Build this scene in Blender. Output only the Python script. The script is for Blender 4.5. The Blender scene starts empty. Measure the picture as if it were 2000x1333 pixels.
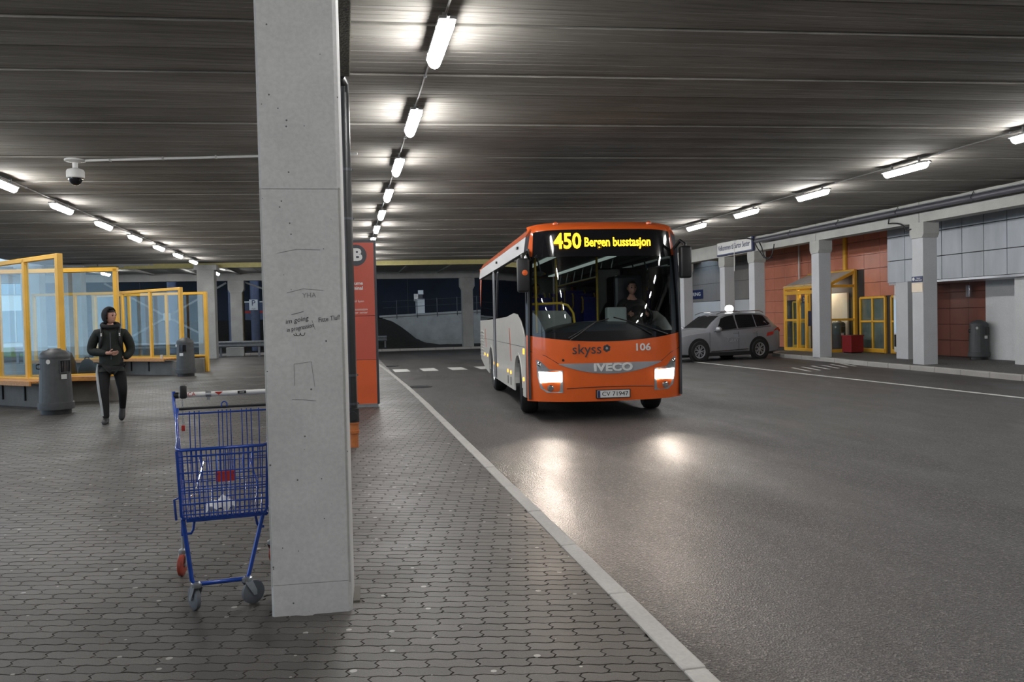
import bpy, bmesh, math, random
from mathutils import Vector, Matrix
from mathutils.geometry import tessellate_polygon
random.seed(7)
PI = math.pi
S = bpy.context.scene
COL = S.collection

# ------------------------------------------------------------------ camera
YAW, PITCH, ROLL = 0.2011366, 0.02619367, -0.02272655
EYE = Vector((0.0, 0.0, 1.48))
def camera_axes():
    cy, sy, cp, sp = math.cos(YAW), math.sin(YAW), math.cos(PITCH), math.sin(PITCH)
    fwd = Vector((sy*cp, cy*cp, -sp)); r = Vector((cy, -sy, 0)); u = r.cross(fwd)
    cr, sr = math.cos(ROLL), math.sin(ROLL)
    return cr*r + sr*u, -sr*r + cr*u, fwd
RX, UP, FW = camera_axes()
cam = bpy.data.cameras.new('camera'); cam.sensor_width = 36; cam.lens = 28.8
cam.clip_start = 0.05; cam.clip_end = 400
camo = bpy.data.objects.new('camera', cam); COL.objects.link(camo)
camo.matrix_world = Matrix(((RX.x, UP.x, -FW.x, EYE.x), (RX.y, UP.y, -FW.y, EYE.y), (RX.z, UP.z, -FW.z, EYE.z), (0, 0, 0, 1)))
S.camera = camo

# ------------------------------------------------------------------ world: dull overcast winter sky
W = bpy.data.worlds.new('sky'); S.world = W; W.use_nodes = True
bg = W.node_tree.nodes['Background']
bg.inputs[0].default_value = (0.62, 0.80, 1.0, 1); bg.inputs[1].default_value = 2.2
S.view_settings.view_transform = 'Standard'; S.view_settings.look = 'None'
S.view_settings.gamma = 1.0; S.view_settings.exposure = 0.0
S.view_settings.use_curve_mapping = False
LAMP = 98.0          # luminous tubes under the ceiling
HEAD = 175.0         # headlight beams, watts

# ------------------------------------------------------------------ materials
def _nt(name):
    m = bpy.data.materials.new(name); m.use_nodes = True
    nt = m.node_tree; return m, nt, nt.nodes['Principled BSDF']
def N(nt, t, **kw):
    n = nt.nodes.new(t)
    for k, v in kw.items(): setattr(n, k, v)
    return n
def pos(nt, scale=(1, 1, 1), rot=(0, 0, 0)):
    g = N(nt, 'ShaderNodeNewGeometry'); mp = N(nt, 'ShaderNodeMapping')
    mp.inputs['Scale'].default_value = scale; mp.inputs['Rotation'].default_value = rot
    nt.links.new(g.outputs['Position'], mp.inputs['Vector']); return mp.outputs['Vector']
def noise(nt, vec, scale, detail=4, rough=0.55):
    n = N(nt, 'ShaderNodeTexNoise'); n.inputs['Scale'].default_value = scale
    n.inputs['Detail'].default_value = detail; n.inputs['Roughness'].default_value = rough
    nt.links.new(vec, n.inputs['Vector']); return n.outputs['Fac']
def ramp(nt, fac, stops):
    r = N(nt, 'ShaderNodeValToRGB'); e = r.color_ramp.elements
    while len(e) < len(stops): e.new(0.5)
    for i, (p, c) in enumerate(stops):
        e[i].position = p; e[i].color = (*c, 1) if len(c) == 3 else c
    nt.links.new(fac, r.inputs[0]); return r.outputs[0]
def mix(nt, a, b, fac, mode='MIX'):
    m = N(nt, 'ShaderNodeMix', data_type='RGBA', blend_type=mode)
    for s, v in ((m.inputs[6], a), (m.inputs[7], b), (m.inputs[0], fac)):
        if hasattr(v, 'links') or hasattr(v, 'is_linked'): nt.links.new(v, s)
        elif isinstance(v, (int, float)): s.default_value = v
        else: s.default_value = (*v, 1)
    return m.outputs[2]
def bump(nt, b, h, strength, dist=0.01):
    n = N(nt, 'ShaderNodeBump'); n.inputs['Strength'].default_value = strength; n.inputs['Distance'].default_value = dist
    nt.links.new(h, n.inputs['Height']); nt.links.new(n.outputs[0], b.inputs['Normal'])
def sc(c, k): return tuple(x*k for x in c)
def pmat(name, col, rough=0.5, metal=0.0, var=0.0, vs=6.0, bmp=0.0, bs=60.0, spec=None, coat=0.0, stretch=(1, 1, 1)):
    m, nt, b = _nt(name)
    b.inputs['Base Color'].default_value = (*col, 1); b.inputs['Roughness'].default_value = rough; b.inputs['Metallic'].default_value = metal
    if spec is not None: b.inputs['Specular IOR Level'].default_value = spec
    if coat: b.inputs['Coat Weight'].default_value = coat; b.inputs['Coat Roughness'].default_value = 0.05
    v = pos(nt, stretch)
    if var:
        f = noise(nt, v, vs, 6, 0.6)
        nt.links.new(ramp(nt, f, [(0.3, sc(col, 1-var)), (0.7, sc(col, 1+var))]), b.inputs['Base Color'])
    if bmp: bump(nt, b, noise(nt, v, bs, 3), bmp)
    return m
def emis(name, col, strength, base=(0.8, 0.8, 0.8)):
    m, nt, b = _nt(name)
    b.inputs['Base Color'].default_value = (*base, 1); b.inputs['Roughness'].default_value = 0.4
    b.inputs['Emission Color'].default_value = (*col, 1); b.inputs['Emission Strength'].default_value = strength
    return m
def glass(name, tint=(1, 1, 1), refl=0.08, rough=0.0):
    m, nt, b = _nt(name); nt.nodes.remove(b)
    out = nt.nodes['Material Output']; tr = N(nt, 'ShaderNodeBsdfTransparent'); gl = N(nt, 'ShaderNodeBsdfGlossy'); mx = N(nt, 'ShaderNodeMixShader')
    lw = N(nt, 'ShaderNodeLayerWeight'); lw.inputs[0].default_value = 0.5
    pw = N(nt, 'ShaderNodeMath', operation='POWER'); pw.inputs[1].default_value = 5.0; nt.links.new(lw.outputs['Facing'], pw.inputs[0])
    mr = N(nt, 'ShaderNodeMapRange'); mr.inputs[3].default_value = refl; mr.inputs[4].default_value = 0.9
    nt.links.new(pw.outputs[0], mr.inputs[0])
    tr.inputs[0].default_value = (*tint, 1); gl.inputs['Roughness'].default_value = rough
    nt.links.new(mr.outputs[0], mx.inputs[0]); nt.links.new(tr.outputs[0], mx.inputs[1]); nt.links.new(gl.outputs[0], mx.inputs[2])
    nt.links.new(mx.outputs[0], out.inputs[0]); return m

def concrete(name, col, pits=True, stain=0.25, board=None):
    m, nt, b = _nt(name); v = pos(nt)
    big = noise(nt, v, 1.3, 5, 0.6); fine = noise(nt, v, 45, 4)
    c = ramp(nt, big, [(0.3, sc(col, 1-stain)), (0.7, sc(col, 1+stain*0.5))])
    c = mix(nt, c, ramp(nt, fine, [(0.35, (0.93, 0.93, 0.93)), (0.65, (1.04, 1.04, 1.04))]), 1.0, 'MULTIPLY')
    if pits:
        w = N(nt, 'ShaderNodeTexVoronoi'); w.inputs['Scale'].default_value = 24; nt.links.new(v, w.inputs['Vector'])
        big2 = noise(nt, v, 7, 2)
        th = N(nt, 'ShaderNodeMath', operation='MULTIPLY'); th.inputs[1].default_value = 0.20; nt.links.new(big2, th.inputs[0])
        lt = N(nt, 'ShaderNodeMath', operation='LESS_THAN'); nt.links.new(w.outputs['Distance'], lt.inputs[0]); nt.links.new(th.outputs[0], lt.inputs[1])
        rnd = N(nt, 'ShaderNodeSeparateColor'); nt.links.new(w.outputs['Color'], rnd.inputs[0])
        g2 = N(nt, 'ShaderNodeMath', operation='GREATER_THAN'); g2.inputs[1].default_value = 0.72; nt.links.new(rnd.outputs[0], g2.inputs[0])
        mu = N(nt, 'ShaderNodeMath', operation='MULTIPLY'); nt.links.new(lt.outputs[0], mu.inputs[0]); nt.links.new(g2.outputs[0], mu.inputs[1])
        c = mix(nt, c, sc(col, 0.22), mu.outputs[0])
    nt.links.new(c, b.inputs['Base Color']); b.inputs['Roughness'].default_value = 0.85
    b.inputs['Specular IOR Level'].default_value = 0.25
    bump(nt, b, fine, 0.25, 0.004)
    return m

M = {}
M['column'] = concrete('column_concrete', (0.485, 0.487, 0.485), True, 0.14)
M['concrete'] = concrete('grey_concrete', (0.36, 0.36, 0.345), False, 0.2)
M['pale'] = concrete('painted_concrete', (0.50, 0.51, 0.53), False, 0.08)
M['white_wall'] = concrete('white_render', (0.62, 0.63, 0.64), False, 0.06)
M['beam'] = concrete('beam_concrete', (0.42, 0.42, 0.40), False, 0.14)
M['plinth'] = concrete('plinth_concrete', (0.20, 0.19, 0.175), False, 0.3)
M['kerb'] = concrete('granite_kerb', (0.40, 0.385, 0.365), False, 0.12)
# ceiling boards
def ceiling_mat():
    m, nt, b = _nt('board_marked_concrete'); v = pos(nt, (0.25, 6, 6), (0, 0, math.radians(4.5)))
    v2 = pos(nt)
    f = noise(nt, v, 3.0, 6, 0.65); g = noise(nt, v2, 0.35, 4)
    c = ramp(nt, f, [(0.3, (0.215, 0.205, 0.19)), (0.7, (0.375, 0.362, 0.342))])
    c = mix(nt, c, ramp(nt, g, [(0.35, (0.72, 0.70, 0.68)), (0.65, (1.08, 1.06, 1.04))]), 1.0, 'MULTIPLY')
    nt.links.new(c, b.inputs['Base Color']); b.inputs['Roughness'].default_value = 0.9
    b.inputs['Specular IOR Level'].default_value = 0.2
    bump(nt, b, f, 0.2, 0.006); return m
M['ceiling'] = ceiling_mat()
def paver_mat():
    m, nt, b = _nt('paver_concrete'); v = pos(nt)
    at = N(nt, 'ShaderNodeAttribute'); at.attribute_name = 'tint'
    oi = N(nt, 'ShaderNodeObjectInfo'); ad = N(nt, 'ShaderNodeMath', operation='ADD'); fr = N(nt, 'ShaderNodeMath', operation='FRACT')
    nt.links.new(at.outputs['Fac'], ad.inputs[0]); nt.links.new(oi.outputs['Random'], ad.inputs[1]); nt.links.new(ad.outputs[0], fr.inputs[0])
    c = ramp(nt, fr.outputs[0], [(0.0, (0.053, 0.048, 0.044)), (1.0, (0.084, 0.077, 0.071))])
    fine = noise(nt, v, 160, 3); big = noise(nt, v, 0.8, 4)
    c = mix(nt, c, ramp(nt, fine, [(0.3, (0.65, 0.65, 0.65)), (0.7, (1.3, 1.3, 1.3))]), 1.0, 'MULTIPLY')
    c = mix(nt, c, ramp(nt, big, [(0.35, (0.78, 0.78, 0.78)), (0.65, (1.12, 1.12, 1.12))]), 1.0, 'MULTIPLY')
    w = N(nt, 'ShaderNodeTexVoronoi', voronoi_dimensions='2D'); w.inputs['Scale'].default_value = 5.0; nt.links.new(pos(nt, (1, 1, 0)), w.inputs['Vector'])
    sx = N(nt, 'ShaderNodeSeparateColor'); nt.links.new(w.outputs['Color'], sx.inputs[0])
    th = N(nt, 'ShaderNodeMath', operation='MULTIPLY_ADD'); th.inputs[1].default_value = 0.17; th.inputs[2].default_value = -0.085; nt.links.new(sx.outputs[0], th.inputs[0])
    lt = N(nt, 'ShaderNodeMath', operation='LESS_THAN'); nt.links.new(w.outputs['Distance'], lt.inputs[0]); nt.links.new(th.outputs[0], lt.inputs[1])
    c = mix(nt, c, (0.30, 0.29, 0.27), lt.outputs[0])       # trodden chewing gum
    nt.links.new(c, b.inputs['Base Color'])
    r = ramp(nt, big, [(0.3, (0.40, 0.40, 0.40)), (0.7, (0.60, 0.60, 0.60))]); nt.links.new(r, b.inputs['Roughness'])
    b.inputs['Specular IOR Level'].default_value = 0.45
    bump(nt, b, fine, 0.3, 0.003); return m
M['paver'] = paver_mat()
def joint_mat():
    m, nt, b = _nt('joint_sand'); g = N(nt, 'ShaderNodeNewGeometry'); sp = N(nt, 'ShaderNodeSeparateXYZ'); nt.links.new(g.outputs['Position'], sp.inputs[0])
    f = noise(nt, pos(nt), 1.5, 4); ad = N(nt, 'ShaderNodeMath', operation='MULTIPLY_ADD'); ad.inputs[1].default_value = 1.6; nt.links.new(f, ad.inputs[0]); nt.links.new(sp.outputs[0], ad.inputs[2])
    mr = N(nt, 'ShaderNodeMapRange'); mr.inputs[1].default_value = 0.5; mr.inputs[2].default_value = 1.5; nt.links.new(ad.outputs[0], mr.inputs[0])
    nt.links.new(ramp(nt, mr.outputs[0], [(0.0, (0.150, 0.140, 0.126)), (1.0, (0.026, 0.023, 0.021))]), b.inputs['Base Color'])   # dry sand away from the wet kerb side
    b.inputs['Roughness'].default_value = 0.95; return m
M['joint'] = joint_mat()
def asphalt(name, col, wet):
    m, nt, b = _nt(name); v = pos(nt)
    vo = N(nt, 'ShaderNodeTexVoronoi'); vo.inputs['Scale'].default_value = 85; nt.links.new(v, vo.inputs['Vector'])
    fine = noise(nt, v, 60, 4, 0.7); mid = noise(nt, v, 18, 3); big = noise(nt, pos(nt, (1, 0.3, 1)), 0.7, 5, 0.6)
    sx = N(nt, 'ShaderNodeSeparateColor'); nt.links.new(vo.outputs['Color'], sx.inputs[0])
    c = ramp(nt, sx.outputs[0], [(0.0, sc(col, 0.45)), (0.55, sc(col, 0.9)), (0.88, sc(col, 1.7)), (1.0, sc(col, 3.4))])
    c = mix(nt, c, ramp(nt, fine, [(0.35, (0.7, 0.7, 0.7)), (0.68, (1.3, 1.3, 1.3))]), 1.0, 'MULTIPLY')
    c = mix(nt, c, ramp(nt, big, [(0.35, (0.8, 0.8, 0.8)), (0.65, (1.15, 1.14, 1.12))]), 1.0, 'MULTIPLY')
    nt.links.new(c, b.inputs['Base Color'])
    r = ramp(nt, big, [(0.35, (wet, wet, wet)), (0.62, (wet+0.22,)*3)]); nt.links.new(r, b.inputs['Roughness'])
    b.inputs['Specular IOR Level'].default_value = 0.6
    bump(nt, b, vo.outputs['Distance'], 1.0, 0.012); return m
M['road'] = asphalt('wet_asphalt', (0.048, 0.043, 0.041), 0.34)
M['pavement'] = asphalt('grey_asphalt', (0.10, 0.098, 0.095), 0.55)
M['line'] = pmat('road_paint', (0.55, 0.55, 0.53), 0.6, var=0.25, vs=14)
M['soil'] = pmat('dark_soil', (0.02, 0.017, 0.013), 0.95, var=0.4, vs=8, bmp=0.6, bs=20)
M['grass'] = pmat('lawn', (0.10, 0.19, 0.04), 0.9, var=0.3, vs=6)
M['black'] = pmat('black_plastic', (0.012, 0.012, 0.013), 0.45, bmp=0.05)
M['rubber'] = pmat('tyre_rubber', (0.014, 0.014, 0.015), 0.75, bmp=0.15, bs=90)
M['pipe'] = pmat('black_pipe', (0.014, 0.015, 0.017), 0.38, var=0.2)
M['terracotta'] = pmat('orange_pipe', (0.42, 0.13, 0.035), 0.5, var=0.15, vs=20)
M['moss'] = pmat('mossy_steel', (0.035, 0.032, 0.016), 0.95, var=0.85, vs=26, bmp=0.8, bs=40)
M['yellow'] = pmat('yellow_paint', (0.80, 0.44, 0.045), 0.42, var=0.08, vs=3)
M['bin'] = pmat('bin_plastic', (0.060, 0.063, 0.066), 0.5, var=0.12, vs=12, bmp=0.1, bs=200)
M['wood'] = pmat('orange_wood', (0.50, 0.22, 0.055), 0.4, var=0.3, vs=5, stretch=(1, 8, 8))
M['dark_wood'] = pmat('burnt_wood', (0.03, 0.025, 0.02), 0.6, var=0.3, vs=9)
M['glass'] = glass('clear_pane', (0.90, 0.95, 0.96), 0.05)
M['frosted'] = pmat('dusty_pane', (0.60, 0.63, 0.62), 0.35)
M['screen'] = glass('windscreen', (0.80, 0.86, 0.86), 0.05)
M['tint'] = glass('tinted_glass', (0.06, 0.07, 0.08), 0.07)
M['steel'] = pmat('galvanised_steel', (0.42, 0.44, 0.46), 0.38, 0.85, var=0.15, vs=10)
M['dull_steel'] = pmat('weathered_steel', (0.17, 0.18, 0.19), 0.6, 0.3, var=0.2, vs=8)
M['lampgrey'] = pmat('lamp_housing', (0.30, 0.30, 0.30), 0.5, var=0.05)
M['tube'] = emis('lit_diffuser', (1.0, 0.99, 0.97), LAMP)
M['conduit'] = pmat('grey_conduit', (0.34, 0.33, 0.32), 0.55, var=0.1)
M['white'] = pmat('white_plastic', (0.66, 0.66, 0.65), 0.35, var=0.04)
M['cream'] = pmat('cream_panel', (0.72, 0.62, 0.50), 0.6, var=0.04)
M['red'] = pmat('red_plastic', (0.48, 0.035, 0.022), 0.4, var=0.1)
M['dark_red'] = pmat('dark_red_steel', (0.26, 0.015, 0.02), 0.4, var=0.1)
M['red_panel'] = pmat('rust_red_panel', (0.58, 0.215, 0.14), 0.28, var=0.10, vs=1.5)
M['red_panel_shaded'] = pmat('shaded_red_panel', (0.20, 0.075, 0.055), 0.28, var=0.1, vs=1.5)  # red panel darkened and browned: the recess's shade is put into the colour
M['grey_panel'] = pmat('grey_cladding', (0.42, 0.45, 0.49), 0.45, var=0.10, vs=3, stretch=(1, 1, 0.25))
M['dull_panel'] = pmat('brown_grey_cladding', (0.24, 0.225, 0.215), 0.6, var=0.06)
M['dark_joint'] = pmat('shadow_joint', (0.05, 0.045, 0.045), 0.8)
M['navy'] = pmat('navy_paint', (0.022, 0.032, 0.10), 0.4, var=0.05)
M['night'] = pmat('dark_navy_facade', (0.010, 0.014, 0.032), 0.6, var=0.3, vs=0.6)
M['greenish'] = pmat('dim_interior', (0.20, 0.215, 0.19), 0.7, var=0.3, vs=1.5)
M['night2'] = pmat('blue_steel_post', (0.075, 0.09, 0.15), 0.5, var=0.15)
M['orange'] = pmat('bus_orange', (0.72, 0.118, 0.018), 0.28, var=0.03, coat=0.5)
M['sign_orange'] = pmat('sign_orange', (0.62, 0.105, 0.03), 0.35, var=0.06, vs=2)
M['sign_red'] = pmat('sign_red', (0.47, 0.085, 0.055), 0.35, var=0.06, vs=2)
M['charcoal'] = pmat('charcoal_paint', (0.045, 0.050, 0.060), 0.35, var=0.08)
M['bus_white'] = pmat('bus_white', (0.62, 0.60, 0.56), 0.30, var=0.04, coat=0.3)
M['bus_grey'] = pmat('bus_grey', (0.085, 0.085, 0.10), 0.4, 0.1, var=0.05)
M['silver'] = pmat('brushed_silver', (0.48, 0.49, 0.53), 0.3, 0.7, var=0.08)
M['chrome'] = pmat('chrome', (0.75, 0.76, 0.78), 0.08, 1.0, var=0.02)
M['gloss_black'] = pmat('gloss_black', (0.008, 0.008, 0.010), 0.07, var=0.1, spec=0.6)
M['dash'] = pmat('dash_plastic', (0.03, 0.034, 0.042), 0.22, var=0.1)
M['seat_blue'] = pmat('blue_upholstery', (0.020, 0.028, 0.32), 0.8, var=0.2, vs=30)
M['rail_yellow'] = pmat('yellow_handrail', (0.75, 0.50, 0.03), 0.35, var=0.05)
M['bus_inner'] = pmat('pale_grey_lining', (0.30, 0.33, 0.32), 0.5, var=0.06)
M['amber'] = emis('amber_marker', (1.0, 0.36, 0.02), 3.2, (0.6, 0.2, 0.02))
M['led'] = emis('amber_led', (1.0, 0.50, 0.015), 5.0, (0.3, 0.1, 0.0))
M['headlamp'] = emis('lit_headlamp', (1.0, 0.95, 0.88), 22.0)
M['lens'] = pmat('headlamp_glass', (0.40, 0.42, 0.44), 0.12, 0.6, var=0.2, vs=30)
M['cabin_fill'] = emis('cabin_fill_glow', (0.85, 1.0, 0.92), 0.25)
M['car_grey'] = pmat('metallic_grey', (0.25, 0.255, 0.28), 0.32, 0.25, var=0.04, coat=0.7)
M['car_glass'] = pmat('dark_car_glass', (0.012, 0.013, 0.015), 0.05, var=0.2, spec=0.7)
M['taxi'] = emis('lit_roof_sign', (1.0, 0.97, 0.9), 7.0)
M['tail'] = pmat('tail_lamp', (0.45, 0.01, 0.015), 0.15, var=0.1, coat=0.5)
M['cart_blue'] = pmat('blue_enamel', (0.008, 0.050, 0.30), 0.25, 0.2, var=0.15, vs=20, coat=0.4)
M['cart_wheel'] = pmat('grey_castor_rubber', (0.10, 0.11, 0.125), 0.55, var=0.12)
M['castor_red'] = pmat('rust_red_castor', (0.26, 0.035, 0.018), 0.5, var=0.25, vs=30)
M['paper'] = pmat('crumpled_paper', (0.72, 0.72, 0.70), 0.7, var=0.05)
M['ink'] = pmat('marker_ink', (0.045, 0.045, 0.048), 0.7)
M['mark_grey'] = pmat('smudged_pencil', (0.20, 0.20, 0.20), 0.9)
M['skin'] = pmat('skin', (0.50, 0.26, 0.19), 0.5, var=0.08, vs=30)
M['jacket'] = pmat('dark_green_jacket', (0.0085, 0.0125, 0.0095), 0.8, var=0.3, vs=18, bmp=0.3, bs=25)
M['trousers'] = pmat('black_tracksuit', (0.005, 0.005, 0.006), 0.75, var=0.3, vs=15, bmp=0.3, bs=22)
M['hood'] = pmat('black_hood', (0.007, 0.007, 0.008), 0.85, var=0.2, bmp=0.2, bs=40)
M['shoe'] = pmat('dark_shoe', (0.012, 0.012, 0.014), 0.6)
M['stripe'] = pmat('white_stripe', (0.42, 0.44, 0.45), 0.7)
M['hair'] = pmat('dark_hair', (0.012, 0.009, 0.007), 0.6)
M['eye'] = pmat('eye', (0.03, 0.025, 0.02), 0.2)
M['shop'] = emis('lit_shop_panel', (0.55, 0.75, 1.0), 0.30, (0.4, 0.5, 0.6))
M['porch_glow'] = emis('lit_porch_lamp', (1.0, 0.86, 0.70), 80.0)
M['sky_white'] = pmat('white_facade', (0.80, 0.82, 0.84), 0.5)
M['blue_glass'] = pmat('pale_blue_facade_glass', (0.30, 0.42, 0.52), 0.15, var=0.2, vs=0.5)

# ------------------------------------------------------------------ mesh helpers
class MB:
    def __init__(s): s.v = []; s.f = []
    def add(s, v, f):
        o = len(s.v); s.v += [tuple(p) for p in v]; s.f += [tuple(i+o for i in q) for q in f]; return s
    def box(s, c, d, rot=None):
        x, y, z = d[0]/2, d[1]/2, d[2]/2
        P = [Vector((a*x, b*y, e*z)) for a in (-1, 1) for b in (-1, 1) for e in (-1, 1)]
        if rot is not None: P = [rot @ p for p in P]
        c = Vector(c)
        return s.add([c+p for p in P], [(0, 1, 3, 2), (4, 6, 7, 5), (0, 4, 5, 1), (2, 3, 7, 6), (0, 2, 6, 4), (1, 5, 7, 3)])
    def bb(s, a, b): return s.box([(p+q)/2 for p, q in zip(a, b)], [abs(q-p) for p, q in zip(a, b)])
    def bar(s, p, q, w, h, up=(0, 0, 1)):
        p, q = Vector(p), Vector(q); d = q-p; L = d.length; y = d.normalized(); u = Vector(up)
        if abs(y.dot(u)) > 0.99: u = Vector((1, 0, 0))
        x = y.cross(u).normalized(); z = x.cross(y)
        return s.box((p+q)/2, (w, L, h), Matrix((x, y, z)).transposed())
    def tube(s, pts, r, n=8, caps=True, closed=False):
        pts = [Vector(p) for p in pts]; m = len(pts); rings = []
        up = Vector((0, 0, 1)); prev = None
        for i, p in enumerate(pts):
            a = pts[(i-1) % m] if (i > 0 or closed) else p
            b = pts[(i+1) % m] if (i < m-1 or closed) else p
            t = (b-a).normalized()
            if prev is None:
                x = t.cross(up)
                if x.length < 1e-3: x = t.cross(Vector((1, 0, 0)))
                x.normalize()
            else:
                x = prev - t*prev.dot(t); x.normalize()
            prev = x; y = t.cross(x); rr = r[i] if isinstance(r, (list, tuple)) else r
            rings.append([p + (x*math.cos(k*2*PI/n) + y*math.sin(k*2*PI/n))*rr for k in range(n)])
        V = [p for q in rings for p in q]; F = []
        for i in range(m if closed else m-1):
            j = (i+1) % m
            for k in range(n): F.append((i*n+k, i*n+(k+1) % n, j*n+(k+1) % n, j*n+k))
        if caps and not closed: F.append(tuple(reversed(range(n)))); F.append(tuple(range((m-1)*n, m*n)))
        return s.add(V, F)
    def lathe(s, prof, n=24, c=(0, 0, 0), axis='z', rf=None, cap=True):
        V = []; F = []; c = Vector(c)
        for i, (r, z) in enumerate(prof):
            for k in range(n):
                a = k*2*PI/n; q = r*(rf(a, i) if rf else 1)
                p = Vector((q*math.cos(a), q*math.sin(a), z))
                if axis == 'x': p = Vector((p.z, p.x, p.y))
                if axis == 'y': p = Vector((p.x, p.z, p.y))
                V.append(c+p)
        m = len(prof)
        for i in range(m-1):
            for k in range(n): F.append((i*n+k, i*n+(k+1) % n, (i+1)*n+(k+1) % n, (i+1)*n+k))
        if cap and prof[0][0] > 1e-6: F.append(tuple(reversed(range(n))))
        if cap and prof[-1][0] > 1e-6: F.append(tuple(range((m-1)*n, m*n)))
        return s.add(V, F)
    def prism(s, poly, fn, d):
        # poly: 2D outline (may be concave); fn(a,b) -> 3D point; d: thickness vector
        n = len(poly); d = Vector(d); P = [Vector(fn(*p)) for p in poly]
        tri = tessellate_polygon([[Vector((a, b, 0)) for a, b in poly]])
        V = P + [p+d for p in P]
        F = [tuple(t) for t in tri] + [tuple(i+n for i in reversed(t)) for t in tri] + [(i, (i+1) % n, (i+1) % n+n, i+n) for i in range(n)]
        return s.add(V, F)
    def grid(s, fn, us, ws, flip=False):
        V = [fn(u, w) for w in ws for u in us]; n = len(us); F = []
        for j in range(len(ws)-1):
            for i in range(n-1):
                q = (j*n+i, j*n+i+1, (j+1)*n+i+1, (j+1)*n+i); F.append(tuple(reversed(q)) if flip else q)
        return s.add(V, F)
    def build(s, name, mat, parent=None, bevel=0.0, smooth=None, seg=2, fix=True):
        me = bpy.data.meshes.new(name); me.from_pydata(s.v, [], s.f)
        if fix or bevel:
            bm = bmesh.new(); bm.from_mesh(me)
            bmesh.ops.remove_doubles(bm, verts=bm.verts, dist=1e-5)
            bmesh.ops.recalc_face_normals(bm, faces=bm.faces)
            if bevel:
                es = [e for e in bm.edges if len(e.link_faces) == 2 and e.calc_face_angle(0) > 0.6]
                bmesh.ops.bevel(bm, geom=es, offset=bevel, segments=seg, affect='EDGES', profile=0.5)
            bm.to_mesh(me); bm.free()
        me.materials.append(M[mat] if isinstance(mat, str) else mat)
        if smooth is not None:
            me.polygons.foreach_set('use_smooth', [True]*len(me.polygons)); me.set_sharp_from_angle(angle=math.radians(smooth))
        return link(name, me, parent)
def link(name, data, parent=None):
    o = bpy.data.objects.new(name, data); COL.objects.link(o)
    if parent is not None: o.parent = parent
    return o
def thing(name, label, cat, loc=(0, 0, 0), rz=0.0, group=None):
    o = bpy.data.objects.new(name, None); COL.objects.link(o); o.empty_display_size = 0.1
    o.location = loc; o.rotation_euler = (0, 0, rz); o['label'] = label; o['category'] = cat
    if group: o['group'] = group
    return o
def tag(o, label, cat, group=None):
    o['label'] = label; o['category'] = cat
    if group: o['group'] = group
    return o
def struct(name, label=None):
    o = bpy.data.objects.new(name, None); COL.objects.link(o); o['kind'] = 'structure'
    if label: o['label'] = label
    return o
def kind(o, k='structure', label=None):
    o['kind'] = k
    if label: o['label'] = label
    return o
def dup(root, loc, rz=None, label=None):
    r = root.copy(); COL.objects.link(r); r.location = loc
    if rz is not None: r.rotation_euler = (0, 0, rz)
    if label: r['label'] = label
    for ch in list(root.children):
        c = ch.copy(); COL.objects.link(c); c.parent = r
        for g in list(ch.children):
            d = g.copy(); COL.objects.link(d); d.parent = c
    return r
def text(name, body, size, mat, parent, mtx, width=None, align='CENTER', ext=0.002, bold=0.0, shear=0.0):
    cu = bpy.data.curves.new(name, 'FONT'); cu.body = body; cu.size = size; cu.align_x = align; cu.align_y = 'CENTER'
    cu.extrude = ext; cu.offset = bold; cu.resolution_u = 3; cu.shear = shear
    t = bpy.data.objects.new(name, cu); COL.objects.link(t)
    dg = bpy.context.evaluated_depsgraph_get(); me = bpy.data.meshes.new_from_object(t.evaluated_get(dg))
    bpy.data.objects.remove(t); me.name = name; me.materials.clear(); me.materials.append(M[mat])
    if width:
        xs = [v.co.x for v in me.vertices]; k = width/max(1e-6, max(xs)-min(xs))
        me.transform(Matrix.Diagonal((k, 1, 1, 1)))
    me.transform(mtx); return link(name, me, parent)
def face_m(origin, right, up):
    r = Vector(right).normalized(); u = Vector(up).normalized(); n = r.cross(u)
    return Matrix(((r.x, u.x, n.x, origin[0]), (r.y, u.y, n.y, origin[1]), (r.z, u.z, n.z, origin[2]), (0, 0, 0, 1)))
def skin_mesh(pts, edges, sub=2):
    # pts: list of (pos, rx, ry); first is root. One continuous surface grown along the edges
    me = bpy.data.meshes.new('skin'); me.from_pydata([p[0] for p in pts], edges, [])
    o = bpy.data.objects.new('skin', me); COL.objects.link(o)
    md = o.modifiers.new('s', 'SKIN'); md.use_smooth_shade = True; md.branch_smoothing = 0.3
    sv = me.skin_vertices[0].data
    for i, p in enumerate(pts): sv[i].radius = (p[1], p[2] if len(p) > 2 else p[1]); sv[i].use_root = (i == 0)
    sb = o.modifiers.new('b', 'SUBSURF'); sb.levels = sub; sb.render_levels = sub
    dg = bpy.context.evaluated_depsgraph_get(); r = bpy.data.meshes.new_from_object(o.evaluated_get(dg))
    bpy.data.objects.remove(o); return r
def join_meshes(name, meshes, mat, parent):
    bm = bmesh.new()
    for m in meshes: bm.from_mesh(m)
    me = bpy.data.meshes.new(name); bm.to_mesh(me); bm.free(); me.materials.clear(); me.materials.append(M[mat])
    me.polygons.foreach_set('use_smooth', [True]*len(me.polygons)); me.polygons.foreach_set('material_index', [0]*len(me.polygons))
    return link(name, me, parent)
def to_px(p):
    d = Vector(p)-EYE; z = d.dot(FW)
    return (1000+1600*d.dot(RX)/z, 666.5-1600*d.dot(UP)/z) if z > 0.1 else None
ORD = ['first', 'second', 'third', 'fourth', 'fifth', 'sixth', 'seventh', 'eighth', 'ninth', 'tenth', 'eleventh', 'twelfth']
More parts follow.
